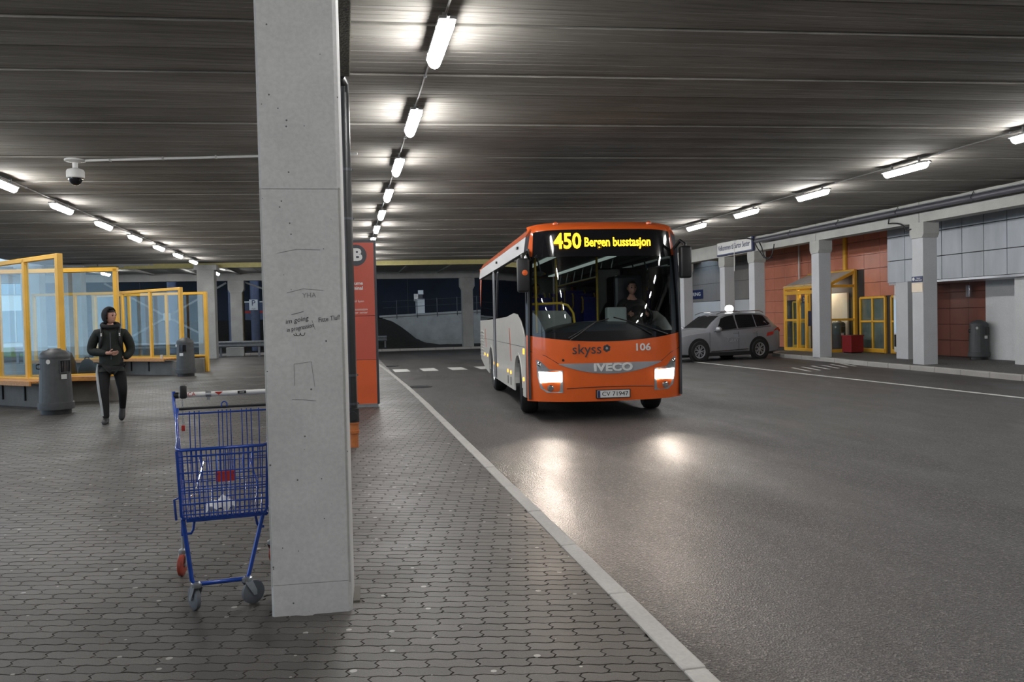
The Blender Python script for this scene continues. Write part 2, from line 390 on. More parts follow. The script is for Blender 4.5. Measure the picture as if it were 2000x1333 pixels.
# ================================================================== GROUND
CUT = 24.0
ROAD_Z = -0.13
fl = struct('floor', 'grey paved bus station pavement with interlocking pavers')
MB().bb((-16, -8, -0.20), (1.335, CUT, -0.0065)).build('joint_bed', 'joint', fl)
MB().bb((-16, CUT, -0.20), (1.335, 40.5, -0.001)).build('far_paving', 'paver', fl)
PL, PW, GAP = 0.2195, 0.0815, 0.0042
PA = math.radians(-12.2)
def paver_outline(inset):
    L, Wd, A = PL/2-GAP/2-inset, PW/2-GAP/2-inset, 0.0050
    pts = [(-L, -Wd)]
    for k, f in enumerate((-0.75, -0.25, 0.25, 0.75)): pts.append((f*L, -Wd+(A if k % 2 == 0 else -A)))
    pts += [(L, -Wd), (L+0.011, -Wd*0.33), (L-0.011, Wd*0.33), (L, Wd)]
    for k, f in enumerate((0.75, 0.25, -0.25, -0.75)): pts.append((f*L, Wd+(-A if k % 2 == 0 else A)))
    pts += [(-L, Wd), (-L-0.011, Wd*0.33), (-L+0.011, -Wd*0.33)]
    return pts
top_o, low_o = paver_outline(0.0018), paver_outline(0.0)
NP = len(top_o)
def paver_geo(): return ([(a, b, 0.0) for a, b in top_o] + [(a, b, -0.012) for a, b in low_o],
                         [tuple(range(NP))] + [(i+NP, (i+1) % NP+NP, (i+1) % NP, i) for i in range(NP)])
pv, pf = paver_geo()
pm = bpy.data.meshes.new('paver'); pm.from_pydata(pv, [], pf); pm.materials.append(M['paver'])
ca, sa = math.cos(PA), math.sin(PA)
cand = []
rr = random.Random(3)
COLR = (-0.42, 4.19, 0.02, 4.75)
for j in range(-14, 360):
    b = j*PW
    for i in range(-90, 40):
        a = (i+(0.5 if j % 2 else 0))*PL
        x, y = a*ca-b*sa, a*sa+b*ca
        if y < 1.6 or y > CUT-0.05 or x > 1.43 or x < -0.47*y-1.7 or x < -15.5: continue
        if -0.36 < x < -0.03 and 4.3 < y < 4.62: continue
        cand.append((x, y, rr.random(), rr.uniform(-0.0016, 0.0), rr.uniform(-0.006, 0.006), rr.uniform(-0.006, 0.006), rr.uniform(-0.01, 0.01)))
vis = []
for k, c in enumerate(cand):
    q = to_px((c[0], c[1], 0))
    if q and 10 < q[0] < 1990 and q[1] < 1322 and c[0] < 1.20 and c[1] > 2.3: vis.append((c[0]**2+c[1]**2, k))
vis.sort(); near = set(k for _, k in vis[:300])
V = []; F = []; T = []
for k, (x, y, t, dz, tx, ty, tz) in enumerate(cand):
    if k in near:
        o = link('paver', pm, fl); o.location = (x, y, dz); o.rotation_euler = (tx, ty, PA+tz); continue
    o = len(V); c2, s2 = math.cos(PA+tz), math.sin(PA+tz)
    for (a, b, z) in pv:
        X = x+a*c2-b*s2; Y = y+a*s2+b*c2; V.append((min(X, 1.338), Y, z+dz+b*tx-a*ty)); T.append(t)
    F += [tuple(i+o for i in q) for q in pf]
me = bpy.data.meshes.new('paving'); me.from_pydata(V, [], F); me.materials.append(M['paver'])
at = me.attributes.new('tint', 'FLOAT', 'POINT'); at.data.foreach_set('value', T)
kind(link('paver_field', me, fl), 'stuff')

# kerb: granite lengths along the bus lane
kb = struct('kerb', 'pale granite kerb curving along the paved edge')
rk = random.Random(5); y = -2.0
while y < 33:
    L = 0.98 if y > 2 else 1.4
    x0 = 0.0 if y < 12 else -0.0009*(y-12)**2
    m = MB().bb((1.343+x0, y+0.004, -0.22), (1.452+x0+rk.uniform(-0.003, 0.003), y+L-0.004, 0.004+rk.uniform(-0.002, 0.002)))
    m.build('kerb_stone', 'kerb', kb, bevel=0.012); y += L
rd = struct('road', 'wet dark asphalt roadway')
MB().bb((-60, -12, -0.5), (60, 120, ROAD_Z-0.0)).build('asphalt', 'road', rd)
# right-hand pavement with rounded end
edge = [(14.3, -6), (14.45, 8), (14.65, 15.4), (14.95, 18.5), (15.12, 21.5), (15.5, 24.6), (15.62, 27.0), (15.9, 28.4), (16.6, 29.3), (18, 29.7), (24, 29.8)]
rp = struct('pavement', 'grey asphalt pavement in front of the centre entrance')
MB().prism(edge+[(24, -6)], lambda a, b: (a, b, -0.4), (0, 0, 0.398)).build('pavement_surface', 'pavement', rp)
rk2 = struct('far_kerb', 'concrete kerb along the right-hand pavement')
for (a, b) in zip(edge[:-1], edge[1:]):
    A, B = Vector((*a, 0)), Vector((*b, 0)); n = max(1, round((B-A).length/1.0)); d = (B-A)/n
    for i in range(n):
        p, q = A+d*i, A+d*(i+1); u = d.normalized()*0.006
        MB().bar((p+u)+Vector((0, 0, -0.12)), (q-u)+Vector((0, 0, -0.12)), 0.15, 0.25).build('kerb_stone', 'kerb', rk2, bevel=0.02)
# paint
MB().bb((11.78, 5, ROAD_Z), (11.9, 26.5, ROAD_Z+0.004)).build('lane_line', 'line', rd)
for i, x in enumerate((1.55, 2.47, 3.42, 4.36, 5.3)):
    MB().bb((x, 26.6, ROAD_Z), (x+0.5, 28.1, ROAD_Z+0.004)).build('crossing_stripe', 'line', rd)
for i in range(6):
    MB().bar((12.5+0.45*i, 20.4+0.25*i, ROAD_Z+0.002), (12.9+0.45*i, 22.0+0.2*i, ROAD_Z+0.002), 0.08, 0.004).build('faded_hatching', 'line', rd)
for loc, r, lab in (((1.75, 20.2), 0.33, 'round iron drain cover in the road near the kerb'), ((1.62, 30.2), 0.3, 'small distant drain cover beside the kerb beyond the crossing stripes')):
    t = thing('drain_cover', lab, 'drain cover', (*loc, ROAD_Z))
    MB().lathe([(r, 0), (r, 0.012), (r*0.86, 0.012), (r*0.86, 0.006), (0, 0.006)], 28).build('iron_ring', 'black', t)
    g = MB()
    for k in range(-3, 4): g.bb((-r*0.75, k*r*0.22-0.015, 0.006), (r*0.75, k*r*0.22+0.015, 0.011))
    g.build('grate', 'charcoal', t)

# ================================================================== CEILING
CZ = 4.44
ce = struct('ceiling', 'low concrete deck soffit of long board-marked panels')
ce.rotation_euler = (0, 0, math.radians(-4.5)); ce.location = (0, 0, CZ)
PITCHC = 0.83
def panel_mesh(seed):
    r = random.Random(seed); Wd = PITCHC
    sag = lambda y: -0.014*math.sin(PI*y/Wd)
    pr = [(0.024, 0.07), (0.026, 0.0), (0.029, -0.006), (0.036, -0.006), (0.040, sag(0.04))]; n = 7; bw = (Wd-0.044)/n
    for k in range(n):
        ya, yb = 0.040+k*bw, 0.040+(k+1)*bw-0.006; h = -r.choice((0.0, 0.001, 0.002, 0.003))
        pr += [(ya+0.002, sag(ya)+h), ((ya+yb)/2, sag((ya+yb)/2)+h), (yb-0.001, sag(yb)+h), (yb+0.002, sag(yb)+0.006)]
    pr += [(Wd-0.003, 0.0), (Wd-0.002, 0.05)]
    v = []; f = []; X0, X1 = -16.5, 19.5
    for (yy, z) in pr: v += [(X0, yy, z), (X1, yy, z)]
    for i in range(len(pr)-1): f.append((2*i, 2*i+1, 2*i+3, 2*i+2))
    o = len(v); v += [(X0, 0, 0.25), (X1, 0, 0.25), (X0, Wd-0.004, 0.25), (X1, Wd-0.004, 0.25)]
    n = len(pr); f += [(o, o+2, o+3, o+1), (0, o, o+1, 1), (2*n-2, 2*n-1, o+3, o+2)]
    me = bpy.data.meshes.new('ceiling_panel'); me.from_pydata(v, [], f); me.materials.append(M['ceiling']); return me
pms = [panel_mesh(i) for i in range(4)]
for k in range(-14, 47):
    o = link('ceiling_panel', pms[(k*7+k*k) % 4], ce); o.location = (0, 0.79+(k)*PITCHC, ((k*37) % 11-5)*0.0022)
END = 0.79+47*PITCHC
MB().bb((-16.5, END, -0.22), (19.5, END+0.24, 0.25)).build('yellow_edge_beam', pmat('pale_yellow_paint', (0.42, 0.37, 0.15), 0.6, var=0.1), ce)
MB().bb((-16.5, -11, 0.26), (19.5, END+0.2, 0.5)).build('deck_slab', 'concrete', ce)

# second deck beyond
ce2 = struct('ceiling_rear', 'paler ribbed soffit beyond the yellow beam')
for k in range(-8, 12):
    MB().bb((k*2.2+0.02, 40.6, 4.36), (k*2.2+2.18, 48.2, 4.6)).build('ceiling_panel', 'concrete', ce2)
    MB().bb((k*2.2+0.9, 40.6, 4.28), (k*2.2+1.1, 48.2, 4.37)).build('ceiling_rib', 'concrete', ce2)
MB().bb((-22, 47.0, 3.95), (27, 47.45, 4.36)).build('rear_beam', 'concrete', ce2)

# ================================================================== RIGHT-HAND BUILDING
wr = struct('wall_right', 'rust red panelled shop wall behind the right-hand columns')
XR = 18.6
MB().bb((XR+0.05, -8, -0.2), (XR+0.4, 34.0, 4.6)).build('wall_core', 'dark_joint', wr)
def panel_run(parent, x, y0, y1, zs, w, mat, gap=0.012, holes=()):
    n = max(1, round((y1-y0)/w)); d = (y1-y0)/n
    for i in range(n):
        for a, b in zip(zs[:-1], zs[1:]):
            ya, yb = y0+i*d, y0+(i+1)*d
            if any(ya < h[1]-0.02 and yb > h[0]+0.02 and a < h[3]-0.02 and b > h[2]+0.02 for h in holes): continue
            MB().bb((x, ya+gap/2, a+gap/2), (x+0.045, yb-gap/2, b-gap/2)).build('wall_panel', mat, parent, bevel=0.004, seg=1)
zr = [0.02, 0.52, 1.02, 1.52, 2.02, 2.52, 3.02, 3.54, 4.05, 4.5]
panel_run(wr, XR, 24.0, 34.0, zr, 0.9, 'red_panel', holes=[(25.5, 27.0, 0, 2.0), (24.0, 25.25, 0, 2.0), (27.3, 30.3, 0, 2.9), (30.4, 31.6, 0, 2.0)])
panel_run(wr, XR, 20.85, 24.0, zr[:6], 0.8, 'red_panel_shaded')
# brown-grey cladding further along, above a white lower wall
wf = struct('wall_far', 'brownish grey clad wall with a white lower half beyond the car')
MB().bb((XR+0.05, 34.0, -0.2), (XR+0.4, 52.0, 4.6)).build('wall_core', 'dark_joint', wf)
panel_run(wf, XR, 34.1, 50, [2.2, 3.1, 4.0, 4.5], 1.6, 'dull_panel')
MB().bb((XR-0.02, 34.05, -0.14), (XR+0.06, 50, 2.18)).build('white_lower_wall', 'white_wall', wf)
# grey clad upper storey overhanging
XG = 17.0
wg = struct('wall_upper', 'pale grey panelled upper storey overhanging the pavement')
MB().bb((XG+0.06, 8, 2.38), (XR+0.3, 23.2, 4.6)).build('storey_core', 'dark_joint', wg)
panel_run(wg, XG, 8.06, 23.2, [2.36, 3.05, 3.79, 4.5], 0.785, 'grey_panel', 0.022)
for a, b in zip([2.36, 3.05, 3.79], [3.05, 3.79, 4.5]):
    for x in (XG, XG+0.8): MB().bb((x+0.01, 23.2, a+0.01), (min(x+0.79, XR), 23.245, b-0.01)).build('wall_panel', 'grey_panel', wg, bevel=0.004, seg=1)
MB().bb((XG+0.02, 8, 2.30), (XR, 23.2, 2.36)).build('soffit_trim', 'silver', wg)
# white wall block under the upper storey
ww = struct('wall_block', 'smooth white rendered wall block under the grey upper storey')
MB().bb((17.3, 8, -0.2), (XR+0.1, 18.5, 2.30)).build('white_block', 'white_wall', ww)
MB().bb((18.5, 18.5, -0.2), (XR+0.1, 20.85, 2.30)).build('white_return', 'white_wall', ww)
sp = tag(MB().bb((16.78, 22.0, -0.02), (17.5, 22.55, 2.36)).build('wall_stub', 'pale', bevel=0.012), 'short white painted pier carrying the end of the grey upper storey', 'pier')
# deck beam over the column row
bm_ = struct('beam_right', 'long concrete edge beam over the right-hand column row')
for a, b in ((-6, 9.6), (9.62, 14.6), (14.62, 19.72), (19.74, 24.72), (24.74, 29.08), (29.12, 35.73), (35.77, 50)):
    MB().bb((15.42, a, 3.87), (15.84, b, 4.43)).build('beam_length', 'beam', bm_, bevel=0.01)

# columns under it
RC = [(9.75, 'nearest'), (14.7, 'x'), (19.78, ''), (24.75, ''), (29.1, ''), (31.6, ''), (35.75, '')]
labs = {14.7: 'pale square column at the right picture edge beyond the bins', 19.78: 'pale square column bearing a small navy and cream notice',
        24.75: 'pale square column standing in front of the yellow glass porch', 29.1: 'pale column at the right end of the welcome sign behind the car',
        31.6: 'pale column under the left end of the welcome sign', 35.75: 'pale column beside the bus with a small camera at its head', 9.75: 'pale square column nearest the viewer in the right-hand row'}
for y, _ in RC:
    t = thing('concrete_column', labs[y], 'column', (15.62, y, 0))
    MB().bb((-0.22, -0.22, -0.02 if y < 29 else -0.13), (0.22, 0.22, 3.45)).build('shaft', 'pale', t, bevel=0.012)
    MB().prism([(-0.22, 3.45), (0.22, 3.45), (0.28, 3.56), (0.28, 3.87), (-0.28, 3.87), (-0.28, 3.56)], lambda a, b: (-0.245, a, b), (0.49, 0, 0)).build('corbel_head', 'beam', t, bevel=0.008)

# ================================================================== REAR AND OUTSIDE
wl = tag(MB().bb((-7.6, 40.2, 0), (-6.9, 40.85, 0.01)).build('x', 'pale'), 'x', 'x'); bpy.data.objects.remove(wl)
for (x, lab) in ((-6.2, 'square grey concrete column rising behind the far shelter'), (-11.85, 'square grey concrete column seen through the near shelter glass'), (-13.55, 'square grey column at far left seen through glass beside the daylight')):
    t = thing('concrete_column', lab, 'column', (x, 40.1, -0.13))
    MB().bb((-0.38, -0.38, 0), (0.38, 0.38, 4.45)).build('shaft', 'concrete', t, bevel=0.02)
    MB().bb((-0.5, -0.42, 4.2), (0.5, 0.42, 4.45)).build('head', 'concrete', t, bevel=0.01)
for (x, lab) in ((-5.75, 'distant square column behind the guardrail with a rusty brown side'), (7.0, 'distant square column in front of the sloping concrete wall'), (16.2, 'distant square column hidden behind the bus')):
    t = thing('concrete_column', lab, 'column', (x, 47.1, -0.13))
    MB().bb((-0.31, -0.28, 0), (0.31, 0.28, 3.9)).build('shaft', 'concrete', t, bevel=0.02)
    MB().prism([(-0.31, 3.4), (0.31, 3.4), (0.42, 3.6), (0.42, 4.08), (-0.42, 4.08), (-0.42, 3.6)], lambda a, b: (a, -0.3, b), (0, 0.6, 0)).build('corbel_head', 'concrete', t, bevel=0.01)
    if x < 0: MB().bb((0.312, -0.27, 0), (0.36, 0.27, 4.05)).build('rusty_side', pmat('rusty_brown', (0.07, 0.055, 0.03), 0.9, var=0.3), t)
# diagonal steel braces
br = thing('steel_brace', 'crossed diagonal steel braces behind the far shelter', 'brace', (-9.4, 47.25, 0))
for a, b in (((3.1, 0, 3.85), (0, 0, 2.05)), ((-3.1, 0, 3.9), (0, 0, 2.05)), ((0, 0, 2.05), (3.1, 0, 0.3)), ((0, 0, 2.05), (-3.1, 0, 0.3))): MB().bar(a, b, 0.08, 0.10).build('brace_arm', 'dull_steel', br)
MB().bb((-0.18, -0.06, 1.85), (0.18, -0.03, 2.25)).build('node_plate', 'steel', br)
tag(MB().bar((-5.4, 47.25, 3.9), (-2.6, 47.25, 2.8), 0.09, 0.09).build('steel_brace', 'dull_steel'), 'single diagonal steel brace right of the distant rusty column', 'brace')
# far kerb and bank
fk = struct('kerb_rear', 'pale kerb along the far side of the road')
for k in range(-16, 22):
    MB().bb((k*1.0+0.005, 46.0, -0.3), (k*1.0+0.995, 46.3, 0.0)).build('kerb_stone', 'kerb', fk, bevel=0.02)
bk = struct('bank', 'dark soil verge and bank below the sloping wall')
MB().bb((-20, 46.3, -0.3), (25, 60, -0.02)).build('verge', 'soil', bk)
def bank_z(u): return 1.85*(0.5-0.5*math.tanh((u-3.9)*0.95))
us = [-12+0.5*i for i in range(60)]
MB().grid(lambda u, w: (u, 50.4+w*2.6, -0.03+bank_z(u)*(w**0.7)+0.02*math.sin(u*5+w*7)), us, [0, .15, .3, .5, .7, .85, 1]).build('soil_slope', 'soil', bk, smooth=60)
MB().bb((-12, 53.0, -0.1), (2.4, 60, 1.82)).build('upper_ground', 'soil', bk)
wt = struct('wall_rear', 'pale concrete retaining wall rising to the right')
MB().prism([(2.2, -0.1), (26, -0.1), (26, 2.7), (2.2, 1.80)], lambda a, b: (a, 53.0, b), (0, 0.35, 0)).build('retaining_wall', 'concrete', wt)
MB().prism([(2.2, 1.80), (26, 2.7), (26, 2.82), (2.2, 1.92)], lambda a, b: (a, 52.92, b), (0, 0.5, 0)).build('coping', 'concrete', wt)
MB().bb((3.6, 52.7, -0.1), (26, 53.0, 0.28)).build('wall_footing', 'concrete', wt)
hr = thing('steel_railing', 'thin dark railing posts along the top of the sloping wall', 'railing', (0, 53.15, 0))
for x in (3.3, 4.6, 5.9, 7.2, 8.5, 9.8, 11.1, 12.4): MB().tube([(x, -0.25, 1.65+0.038*(x-2.2)), (x, -0.25, 2.85+0.038*(x-2.2))], 0.03, 6).build('post', 'charcoal', hr)
for dz in (0.95, 0.55): MB().tube([(2.4, -0.25, 1.85+dz), (13, -0.25, 1.85+dz+0.4)], 0.018, 6).build('rail', 'charcoal', hr)
pm_ = thing('parking_machine', 'white ticket machine standing on top of the sloping wall', 'ticket machine', (4.85, 53.4, 1.9))
MB().bb((-0.28, -0.2, 0), (0.28, 0.2, 1.05)).build('cabinet', 'white', pm_, bevel=0.02)
MB().bb((-0.10, -0.14, 1.05), (0.16, 0.14, 1.35)).build('neck', 'charcoal', pm_); MB().bb((-0.12, -0.06, 1.35), (0.22, 0.06, 1.62)).build('sign_plate', 'white', pm_)
MB().bb((-0.4, -0.15, 0.9), (-0.12, 0.15, 1.4)).build('side_screen', 'lens', pm_, bevel=0.02)
# guardrails
def guard(x0, x1, y, lab):
    t = thing('guardrail', lab, 'guardrail', (0, y, -0.13))
    pr = [(0, 0.50), (-0.05, 0.55), (-0.05, 0.60), (0, 0.64), (0, 0.68), (-0.05, 0.72), (-0.05, 0.77), (0, 0.82), (0.012, 0.82), (0.012, 0.50)]
    MB().prism(pr, lambda a, b: (x0, a, b), (x1-x0, 0, 0)).build('rail', 'dull_steel', t)
    n = max(1, int((x1-x0)/1.9))
    for i in range(n+1): MB().bb((x0+0.1+i*(x1-x0-0.2)/n-0.05, 0.02, 0.0), (x0+0.1+i*(x1-x0-0.2)/n+0.05, 0.12, 0.8)).build('post', 'dull_steel', t)
    return t
guard(-16, -2.4, 44.6, 'long steel guardrail across the far end of the pavement')
guard(-0.5, 2.45, 49.4, 'short steel guardrail end in front of the dark bank')
cb = tag(MB().bb((-6.1, 44.9, -0.13), (-5.2, 45.3, 0.35)).build('concrete_block', 'concrete', bevel=0.03), 'low concrete block under the far guardrail', 'block')
# facades behind
nf = struct('wall_back', 'dark navy building facade closing the view behind the station')
MB().bb((-21.5, 66, -0.5), (45, 70, 16)).build('dark_facade', 'night', nf)
MB().bb((-21.5, 48.4, 6.2), (45, 66, 6.8)).build('sky_block_slab', 'night', nf)  # unseen slab added to keep sky light off the dark facade
for x in (11.7, 12.7): MB().bb((x, 65.6, 0), (x+0.5, 66, 12)).build('facade_post', 'night2', nf)
for i in range(13): MB().bb((-20+i*5.0, 65.97, 0), (-19.96+i*5.0, 66, 12)).build('facade_seam', 'charcoal', nf)
for i, x in enumerate((-10.1, -8.35, -6.75, -5.5)):
    t = thing('blue_post', ['leftmost pale blue steel post behind the far shelter', 'second pale blue steel post behind the far shelter', 'blue steel post carrying the parking sign', 'pale blue post half hidden by the near column'][i], 'post', (x+0.35, 50.5, -0.1))
    MB().lathe([(0.26, 0), (0.26, 5.2)], 20).build('tube', 'night2', t, smooth=40); MB().lathe([(0.4, 0), (0.4, 0.04)], 20).build('base_plate', 'steel', t)
ps = thing('parking_sign', 'white square sign with dark letter P on a blue post', 'sign', (-5.2, 50.18, 2.38))
MB().bb((-0.24, -0.02, 0), (0.24, 0.0, 0.62)).build('plate', 'white', ps)
text('letter', 'P', 0.46, 'navy', ps, face_m((0, -0.022, 0.40), (1, 0, 0), (0, 0, 1)))
text('small_print', 'Avgift', 0.09, 'navy', ps, face_m((0, -0.022, 0.08), (1, 0, 0), (0, 0, 1)))
ks = thing('kiosk', 'pale kiosk with a red stripe beyond the blue parking post', 'kiosk', (-5.75, 57, 0))
MB().bb((-0.7, 0, 1.2), (0.6, 1.5, 3.0)).build('cabin', 'night2', ks, bevel=0.03); MB().bb((-0.72, -0.02, 2.30), (0.62, 0.0, 2.45)).build('red_stripe', 'red', ks); MB().bb((-0.8, -0.1, 3.0), (0.7, 1.6, 3.1)).build('roof', 'white', ks)
# daylight side, left
lb = thing('white_building', 'pale building with wide glass bays in daylight beyond the left shelter', 'building', (-41.2, 68, 0))
MB().bb((-14, 0, 0), (19.5, 8, 12)).build('wall', 'sky_white', lb)
for i in range(9):
    for j in range(3):
        f = MB().bb((-13+i*3.6, -0.06, 0.6+j*3.6), (-13+i*3.6+2.3, 0.0, 3.0+j*3.6)).build('window', 'blue_glass', lb)
        MB().bb((-13+i*3.6+1.12, -0.1, 0.6+j*3.6), (-13+i*3.6+1.2, -0.05, 3.0+j*3.6)).build('mullion', 'white', f)
lw_ = struct('lawn', 'strip of green lawn in daylight beyond the left shelter')
MB().bb((-60, 52, -0.3), (-14.5, 67.5, 0.25)).build('turf', 'grass', lw_)
wb = struct('wall_behind_added', 'plain concrete wall added unseen behind the camera to block sky light')
MB().bb((-17, -10.4, -0.3), (20, -10, 4.8)).build('light_block_wall', 'concrete', wb)  # added out of view, stops sky light coming in from behind
# ================================================================== CEILING LIGHTS
def lamp_proto(label, loc, group):
    t = thing('ceiling_light', label, 'ceiling light', loc, 0, group)
    MB().bb((-0.086, -0.64, -0.034), (0.086, 0.64, 0.0)).build('housing', 'lampgrey', t, bevel=0.01)
    pr = []
    for k in range(9):
        a = PI*k/8; pr.append((0.077*math.cos(a), -0.032-0.105*math.sin(a)))
    m = MB(); ys = [-0.61, -0.60, -0.56, 0.56, 0.60, 0.61]; sc_ = [0.35, 0.75, 1, 1, 0.75, 0.35]
    V = [(x*s, yy, -0.032+(z+0.032)*s) for yy, s in zip(ys, sc_) for x, z in pr]; n = 9
    F = [(j*n+i, j*n+i+1, (j+1)*n+i+1, (j+1)*n+i) for j in range(5) for i in range(8)]+[tuple(range(n)), tuple(range(5*n, 6*n))]
    m.add(V, F).build('diffuser', 'tube', t, smooth=50)
    g = None
    for s in (-1, 1): MB().tube([(0, s*0.64, -0.02), (0, s*0.70, -0.02)], 0.016, 8).build('cable_gland', 'black', t)
    for s in (-0.4, 0.4): MB().bb((-0.089, s-0.012, -0.037), (0.089, s+0.012, 0.004)).bb((-0.02, s-0.012, 0.0), (0.02, s+0.012, 0.113)).build('hanger', 'lampgrey', t)
    return t
LZ = CZ-0.115
rows = (('above the kerb', 1.02, [8.28+3.31*k for k in range(-4, 10)], 'lit tube lamp, number %s from the near column outward, in the row above the kerb'),
        ('left', -6.28, [17.2+3.35*k for k in range(-6, 7)], 'lit tube lamp in the left-hand row over the shelters'),
        ('right', 10.93, [14.36+3.27*k for k in range(-7, 8)], 'lit tube lamp in the right-hand row over the roadway'))
first = None
def ordinal(k): return ORD[k] if k < len(ORD) else 'farthest'
for rname, x, ys, _ in rows:
    idx = 0
    for y in ys:
        q = to_px((x, y, LZ-0.1)); seen = q and -40 < q[0] < 2030 and -40 < q[1] < 1300
        if seen:
            lab = '%s lit tube lamp from the camera in the row %s' % (ordinal(idx), {'above the kerb': 'above the kerb edge', 'left': 'over the left-hand glass shelters', 'right': 'over the right-hand roadway'}[rname]); idx += 1
        else: lab = 'lit tube lamp behind the camera in the row %s' % {'above the kerb': 'above the kerb', 'left': 'over the shelters', 'right': 'over the roadway'}[rname]
        if first is None: first = lamp_proto(lab, (x, y, LZ), 'ceiling tube lamps'); o = first
        else: o = dup(first, (x, y, LZ), 0, lab)
        o['group'] = 'tube lamps %s' % rname if seen else 'tube lamps behind the camera %s' % rname
for (x, y, lab) in ((-6.3, 43.9, 'lit tube lamp on the rear soffit just right of the distant column'), (-11.4, 43.4, 'lit tube lamp on the rear soffit seen through the tall shelter glass'), (-16.5, 43.4, 'lit tube lamp on the rear soffit at the far left')):
    dup(first, (x, y, 4.225), 0, lab)['group'] = 'tube lamps on the rear soffit'
for rname, x, a, b in (('above the kerb', 1.02, -4, 39), ('left', -6.28, -2, 38.5), ('right', 10.93, -7, 38.5)):
    t = thing('cable_conduit', 'thin straight cable conduit linking the lamps in the row %s' % {'above the kerb': 'above the kerb', 'left': 'over the shelters', 'right': 'over the roadway'}[rname], 'conduit', (x, 0, CZ-0.048))
    MB().tube([(0, a, 0), (0, b, 0)], 0.012, 8).build('tube', 'conduit', t)
    m = MB()
    y = a+0.6
    while y < b: m.bb((-0.02, y-0.012, -0.015), (0.02, y+0.012, 0.02)); y += 1.65
    m.build('saddle_clip', 'steel', t)

# security camera and its conduit
cc = thing('security_camera', 'white domed security camera hanging from the ceiling at left', 'camera', (-4.5, 15.5, CZ))
MB().lathe([(0.0, -0.001), (0.17, -0.001), (0.17, -0.04), (0.06, -0.07), (0.045, -0.07), (0.045, -0.16), (0.06, -0.17)], 20).build('ceiling_mount', 'white', cc, smooth=35)
MB().lathe([(0.06, -0.165), (0.13, -0.19), (0.145, -0.22), (0.145, -0.32), (0.125, -0.34)], 28).build('body', 'white', cc, smooth=35)
MB().lathe([(0.112, -0.335)]+[(0.112*math.cos(a), -0.335-0.125*math.sin(a)) for a in [i*PI/20 for i in range(1, 10)]]+[(0.0, -0.46)], 24).build('dome', 'gloss_black', cc, smooth=60)
MB().lathe([(0.13, -0.325), (0.13, -0.345), (0.112, -0.35)], 24).build('trim_ring', 'chrome', cc, smooth=40)
cd = thing('ceiling_conduit', 'pale conduit running from the domed camera towards the near column', 'conduit', (0, 0, CZ-0.035))
MB().tube([(-4.32, 15.46, 0), (-1.3, 14.8, 0), (0.3, 14.45, 0)], 0.022, 8).build('tube', 'white', cd)
for k in range(5): MB().bb((-3.9+k*0.9-0.015, 15.37-k*0.197-0.03, -0.03), (-3.9+k*0.9+0.015, 15.37-k*0.197+0.03, 0.035)).build('clip', 'conduit', cd)

# big pipe under the ceiling along the beam
bp = thing('service_pipe', 'long dark service pipe slung along the beam over the right-hand columns', 'pipe', (15.12, 0, 4.2))
MB().tube([(0, -6, 0), (0, 28.2, 0)], 0.075, 14).build('tube', 'bus_grey', bp, smooth=50)
MB().bb((-0.02, -6, 0.075), (0.26, 28.2, 0.10)).build('cable_tray', 'charcoal', bp)
for k in range(12): MB().tube([(0.0, -5+k*2.8, -0.09), (0.09, -5+k*2.8, -0.0), (0.0, -5+k*2.8, 0.15), (-0.09, -5+k*2.8, 0.0)], 0.012, 6, closed=True).build('hanger', 'charcoal', bp)
def cable(pts, lab, r=0.022):
    tag(MB().tube(pts, r, 8).build('hanging_cable', 'black', smooth=50), lab, 'cable')
cable([(15.36, 20.9, 4.12)]+[(15.34, 20.9-0.75*math.sin(a)*1.0, 3.98-0.28*(1-math.cos(a))/1.0+0.0) for a in [i*PI/12 for i in range(0, 7)]][::1]+[(15.38, 19.98, 3.72)], 'black cable looping down over the beam beside the second nearest column', 0.02)
cable([(15.3, 28.3, 4.2)]+[(15.3, 28.1-0.75*(1-math.cos(a))*0.6, 4.1-0.62*math.sin(a)) for a in [i*PI/12 for i in range(1, 12)]]+[(15.3, 27.2, 4.0)], 'black cable loop hanging below the beam right of the welcome sign')
cable([(15.2, 29.7, 4.42), (15.2, 29.1, 4.40), (15.22, 28.6, 4.30), (15.32, 28.45, 3.95), (15.34, 28.0, 3.56), (15.34, 27.4, 3.52)], 'black cable drooping past the right corner of the welcome sign')

# ================================================================== NEAR COLUMN
nc = thing('concrete_column', 'large pale concrete column in the foreground beside the shopping trolley', 'column', (-0.193, 4.47, 0), math.radians(-2.2))
hw = 0.2
def shaft(z0, z1, nm):
    MB().prism([(-hw, -hw+0.012), (-hw+0.012, -hw), (hw-0.018, -hw), (hw, -hw+0.018), (hw, hw-0.012), (hw-0.012, hw), (-hw+0.012, hw), (-hw, hw-0.012)], lambda a, b: (a, b, z0), (0, 0, z1-z0)).build(nm, 'column', nc)
shaft(-0.01, 0.158, 'foot_block'); shaft(0.161, 2.16, 'shaft'); shaft(2.163, 4.40, 'upper_shaft')
MB().bb((-hw+0.004, -hw+0.004, 0.15), (hw-0.004, hw-0.004, 2.17)).build('joint_core', 'concrete', nc)
FY = -hw-0.0012
def scrib(pts, r=0.0016): return MB().tube([(x, FY, z) for x, z in pts], r, 5)
def gx(px): return (px-592)/157*0.4        # across the face
text('handwriting', 'im going', 0.034, 'ink', nc, face_m((-0.035, FY, 1.502), (1, 0, 0.16), (-0.16, 0, 1)), ext=0.0004, shear=0.2)
text('handwriting', 'in progression', 0.032, 'ink', nc, face_m((-0.02, FY, 1.463), (1, 0, 0.17), (-0.17, 0, 1)), width=0.135, ext=0.0004, shear=0.2)
text('handwriting', 'Fitte Tluf!', 0.034, 'ink', nc, face_m((0.125, FY, 1.505), (1, 0, 0.12), (-0.12, 0, 1)), width=0.108, ext=0.0004, shear=0.1)
